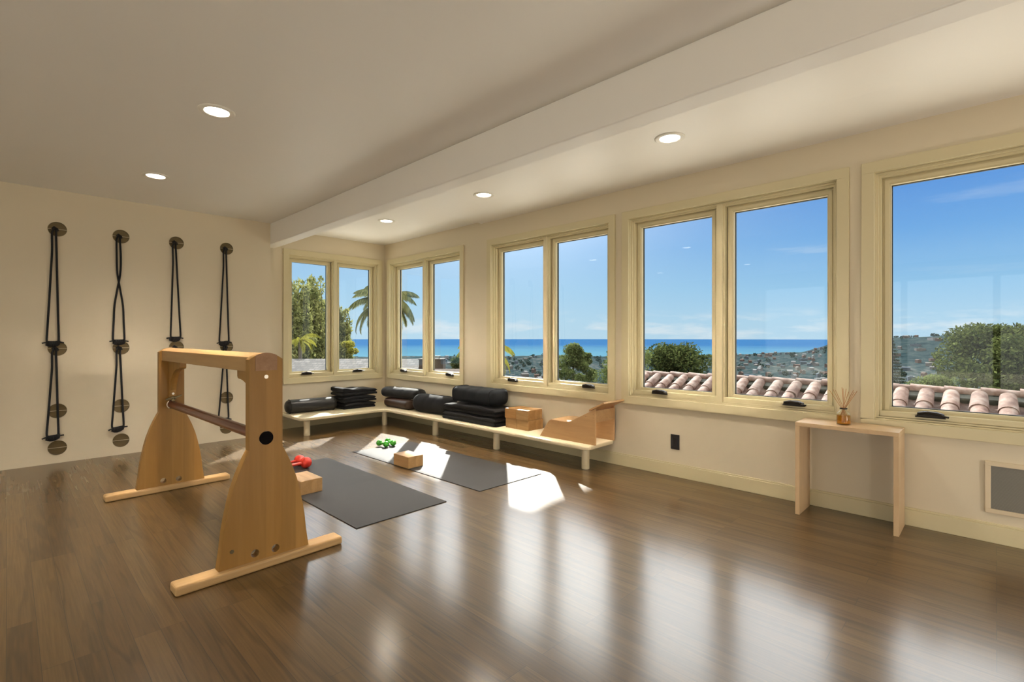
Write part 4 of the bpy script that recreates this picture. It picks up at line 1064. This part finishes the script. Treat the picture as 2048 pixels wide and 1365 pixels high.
# ---- clay tile roof outside the wide windows
def tile_mat():
    m = bpy.data.materials.new('clay_tile'); m.use_nodes = True; nt = m.node_tree; p = nt.nodes['Principled BSDF']; N = nt.nodes.new; L = nt.links.new
    tc = N('ShaderNodeTexCoord'); gi = N('ShaderNodeNewGeometry')
    n = N('ShaderNodeTexNoise'); n.inputs['Scale'].default_value = 9; n.inputs['Detail'].default_value = 6; L(tc.outputs['Object'], n.inputs[0])
    cr = N('ShaderNodeValToRGB'); c = cr.color_ramp; c.elements[0].position = .3; c.elements[0].color = (0.0806, 0.0341, 0.0248, 1); c.elements[1].position = .70; c.elements[1].color = (0.2356, 0.1798, 0.1550, 1); e = c.elements.new(.5); e.color = (0.1550, 0.0899, 0.0682, 1)
    L(n.outputs[0], cr.inputs[0])
    mr = N('ShaderNodeMapRange'); mr.inputs[3].default_value = .75; mr.inputs[4].default_value = 1.15; L(gi.outputs['Random Per Island'], mr.inputs[0])
    s = N('ShaderNodeVectorMath'); s.operation = 'SCALE'; L(cr.outputs[0], s.inputs[0]); L(mr.outputs[0], s.inputs['Scale']); L(s.outputs[0], p.inputs['Base Color']); p.inputs['Roughness'].default_value = .85; return m
TM = tile_mat(); MORTAR = mat('grey_mortar', (0.0682, 0.0713, 0.0620), .95, noise=(12, .3, (1, 1, 1)))
r = root('tile_roof', (9.5, 2.0, .30)); tag(r, 'terracotta barrel tile roof just outside the wide windows', 'roof')
sl = .42; ca, sa = math.cos(math.atan(sl)), math.sin(math.atan(sl))
YT0, YT1 = 5.45, -3.0
def barrel(b, y, s0, length, rad_u, rad_l, lift, off=0, concave=False, n=10, th=.016):
    """half-round tile; s = distance down the slope from the ridge, towards the house"""
    vs = []
    for (s, rad) in ((s0, rad_u), (s0+length, rad_l)):
        for rr2 in (rad, rad-th):
            for k in range(n+1):
                a = PI*k/n; yy = rr2*math.cos(a); hh = rr2*math.sin(a)*(.85 if not concave else -.6)+lift
                X = -s*ca-hh*sa*(-1)*0; Z = -s*sa+hh
                vs.append((X, y+yy-2.0, Z))
    m_ = n+1; fs = []
    for k in range(n):
        fs += [(k, k+1, 2*m_+k+1, 2*m_+k), (m_+k+1, m_+k, 3*m_+k, 3*m_+k+1), (k+1, k, m_+k, m_+k+1), (2*m_+k, 2*m_+k+1, 3*m_+k+1, 3*m_+k)]
    fs += [(0, 2*m_, 3*m_, m_), (n, m_+n, 3*m_+n, 2*m_+n)]
    b.add(vs, fs)
tb = MB(); sp_ = .285; ny = int((YT0-YT1)/sp_); rr_ = random.Random(4)
for k in range(ny):
    y = YT0-.15-k*sp_; c0 = .0
    for s in range(4):
        barrel(tb, y+rr_.uniform(-.008, .008), .07+s*.37+rr_.uniform(-.015, .015), .42, .088, .104, .035+.012*s*0, n=10)
        barrel(tb, y+sp_/2, .05+s*.37, .42, .10, .085, .0, concave=True, n=8)
tb.build('barrel_tiles', TM, r, smooth=True)
cp = MB(); k = 0; y = YT0+.1
while y > YT1:
    L_ = .43; vs = []; n = 12; j = rr_.uniform(-.006, .006)
    for (yy, rad) in ((y, .120), (y-L_, .100)):
        for rr2 in (rad, rad-.016):
            for q in range(n+1):
                a = PI*q/n; vs.append((.06+rr2*math.cos(a), yy-2.0, .02+j+rr2*math.sin(a)*.8+(.012 if yy == y else 0)))
    m_ = n+1; fs = []
    for q in range(n): fs += [(q, q+1, 2*m_+q+1, 2*m_+q), (m_+q+1, m_+q, 3*m_+q, 3*m_+q+1), (q+1, q, m_+q, m_+q+1), (2*m_+q, 2*m_+q+1, 3*m_+q+1, 3*m_+q)]
    cp.add(vs, fs); y -= .385
cp.build('ridge_caps', TM, r, smooth=True)
mb = MB().prism([(.22, -.30), (.14, .025), (-.03, .025), (-.13, -.03), (-.13, -.30)], 'y', YT1-2.0, YT0-2.0)
mb.build('mortar_bed', MORTAR, r)
dk = MB().prism([(0, -.06), (-1.62*ca, -1.62*sa-.06), (-1.62*ca, -1.62*sa-.14), (0, -.14)], 'y', YT1-2.0, YT0-2.0)
dk.build('roof_deck', mat('roof_underlay', (0.0310, 0.0248, 0.0217), .9), r)
wl = MB().box(-1.45, .15, YT1-2.0+.1, YT0-2.0-.1, -4.5, -.75).build('house_wall', mat('neighbour_stucco', (0.1860, 0.1674, 0.1364), .9), r)

# ---- grey shingle roof beyond the corner windows
def shingle_mat():
    m = bpy.data.materials.new('grey_shingles'); m.use_nodes = True; nt = m.node_tree; p = nt.nodes['Principled BSDF']; N = nt.nodes.new; L = nt.links.new
    tc = N('ShaderNodeTexCoord'); mp = N('ShaderNodeMapping'); L(tc.outputs['Object'], mp.inputs[0])
    br = N('ShaderNodeTexBrick'); br.inputs['Scale'].default_value = 1; br.inputs['Brick Width'].default_value = .16; br.inputs['Row Height'].default_value = .13; br.inputs['Mortar Size'].default_value = .012
    br.inputs['Color1'].default_value = (0.022, 0.020, 0.019, 1); br.inputs['Color2'].default_value = (0.066, 0.060, 0.057, 1); br.inputs['Mortar'].default_value = (0.0186, 0.0186, 0.0186, 1); L(mp.outputs[0], br.inputs[0])
    n = N('ShaderNodeTexNoise'); n.inputs['Scale'].default_value = 6; n.inputs['Detail'].default_value = 6; L(tc.outputs['Object'], n.inputs[0])
    mr = N('ShaderNodeMapRange'); mr.inputs[1].default_value = .3; mr.inputs[2].default_value = .7; mr.inputs[3].default_value = .6; mr.inputs[4].default_value = 1.4; L(n.outputs[0], mr.inputs[0])
    s = N('ShaderNodeVectorMath'); s.operation = 'SCALE'; L(br.outputs['Color'], s.inputs[0]); L(mr.outputs[0], s.inputs['Scale']); L(s.outputs[0], p.inputs['Base Color']); p.inputs['Roughness'].default_value = .9; return m
SHG = shingle_mat()
d = 14.0; c_ = far(B(700), d, zat(718, d))
r = root('shingle_roof', c_, -HEAD); tag(r, 'weathered grey shingle roof of the neighbouring house below the corner windows', 'roof')
# local: x to the right, y away, z up; slopes down towards the room and away
hw = 2.05
def slab(b, x0, x1, ya, za, yb, zb, t=.08):
    b.add([(x0, ya, za), (x1, ya, za), (x1, yb, zb), (x0, yb, zb), (x0, ya, za-t), (x1, ya, za-t), (x1, yb, zb-t), (x0, yb, zb-t)], [(0, 1, 2, 3), (7, 6, 5, 4), (0, 4, 5, 1), (1, 5, 6, 2), (2, 6, 7, 3), (3, 7, 4, 0)])
b = MB(); slab(b, -4.5, hw, 0, 0, -4.0, -1.45); slab(b, -4.5, hw, 0, 0, 3.0, -1.4)
b.build('roof_slopes', SHG, r)
MB().box(-4.3, hw-.2, -3.7, 2.7, -5, -1.5).build('house_wall', mat('neighbour_wall', (0.1240, 0.1054, 0.0806), .9), r)
for (px_, dd, w_) in ((616, 1.0, .38), (645, 2.1, .42)):
    x0 = (B(px_)-B(700))*(d-dd); z0 = -dd*1.45/4.0
    MB().prism([(x0-w_/2, z0-.05), (x0+w_/2, z0-.05), (x0+w_/2+.03, z0+.045), (x0-w_/2+.06, z0+.06)], 'y', -dd-.22, -dd+.2).build('roof_vent', mat('pale_metal', (0.2604, 0.2480, 0.2232), .5), r)
# brown chimney chase and lower brown roof to its right
d = 12.6; c_ = far(B(865), d, zat(740, d)); r = root('chimney', c_, -HEAD); tag(r, 'brown wood-clad chimney box beyond the window post next to the corner', 'chimney')
wd = mat('brown_cladding', (0.0465, 0.0341, 0.0260), .85, noise=(8, .35, (6, 6, .4)))
MB().box(-.30, .30, -.25, .25, -3, .27).build('chimney_box', wd, r)
MB().box(-.32, .32, -.27, .27, .27, .285).build('chimney_cap', mat('dull_cap', (0.03, 0.025, 0.02), .8, spec=.1), r)
MB().box(.02, .20, -.05, .05, .34, .355).box(.04, .055, -.04, .04, .28, .34).box(.165, .18, -.04, .04, .28, .34).build('flue_cover', mat('flue_metal', (0.1550, 0.1550, 0.1488), .5), r)
d = 11.0; c_ = far(B(905), d, zat(738, d)); r = root('brown_roof', c_, -HEAD); tag(r, 'low brown shingle roof below the small palm', 'roof')
b = MB(); slab(b, -.55, .42, 0, 0, -3, -1.5); slab(b, -.55, .42, 0, 0, 2, -.9); b.build('roof_slopes', mat('brown_shingles', (0.0744, 0.0527, 0.0403), .9, noise=(14, .4, (1, 1, 1))), r)
MB().box(-.45, .35, -2.6, 1.7, -4, -1.45).build('house_wall', wd, r)

# ---- unseen pale deck below the window sills, added to bounce sunlight inside
struct(MB().box(XW+.165, 8.2, -7, 6.42, -.1, .08).box(-1.5, 6.2, 6.42, 9.4, -.1, .08).build('bounce_deck', mat('bounce_deck_coating', (.60, .56, .49), .8)))

# ---- unseen pale paving, added to bounce daylight through the glazed doors
struct(MB().box(-14, XL-.16, -14, 9, -.14, -.02).box(XL-.16, 6, -14, YB-.16, -.14, -.02).build('bounce_terrace', mat('bounce_paving', (.62, .56, .46), .8)))
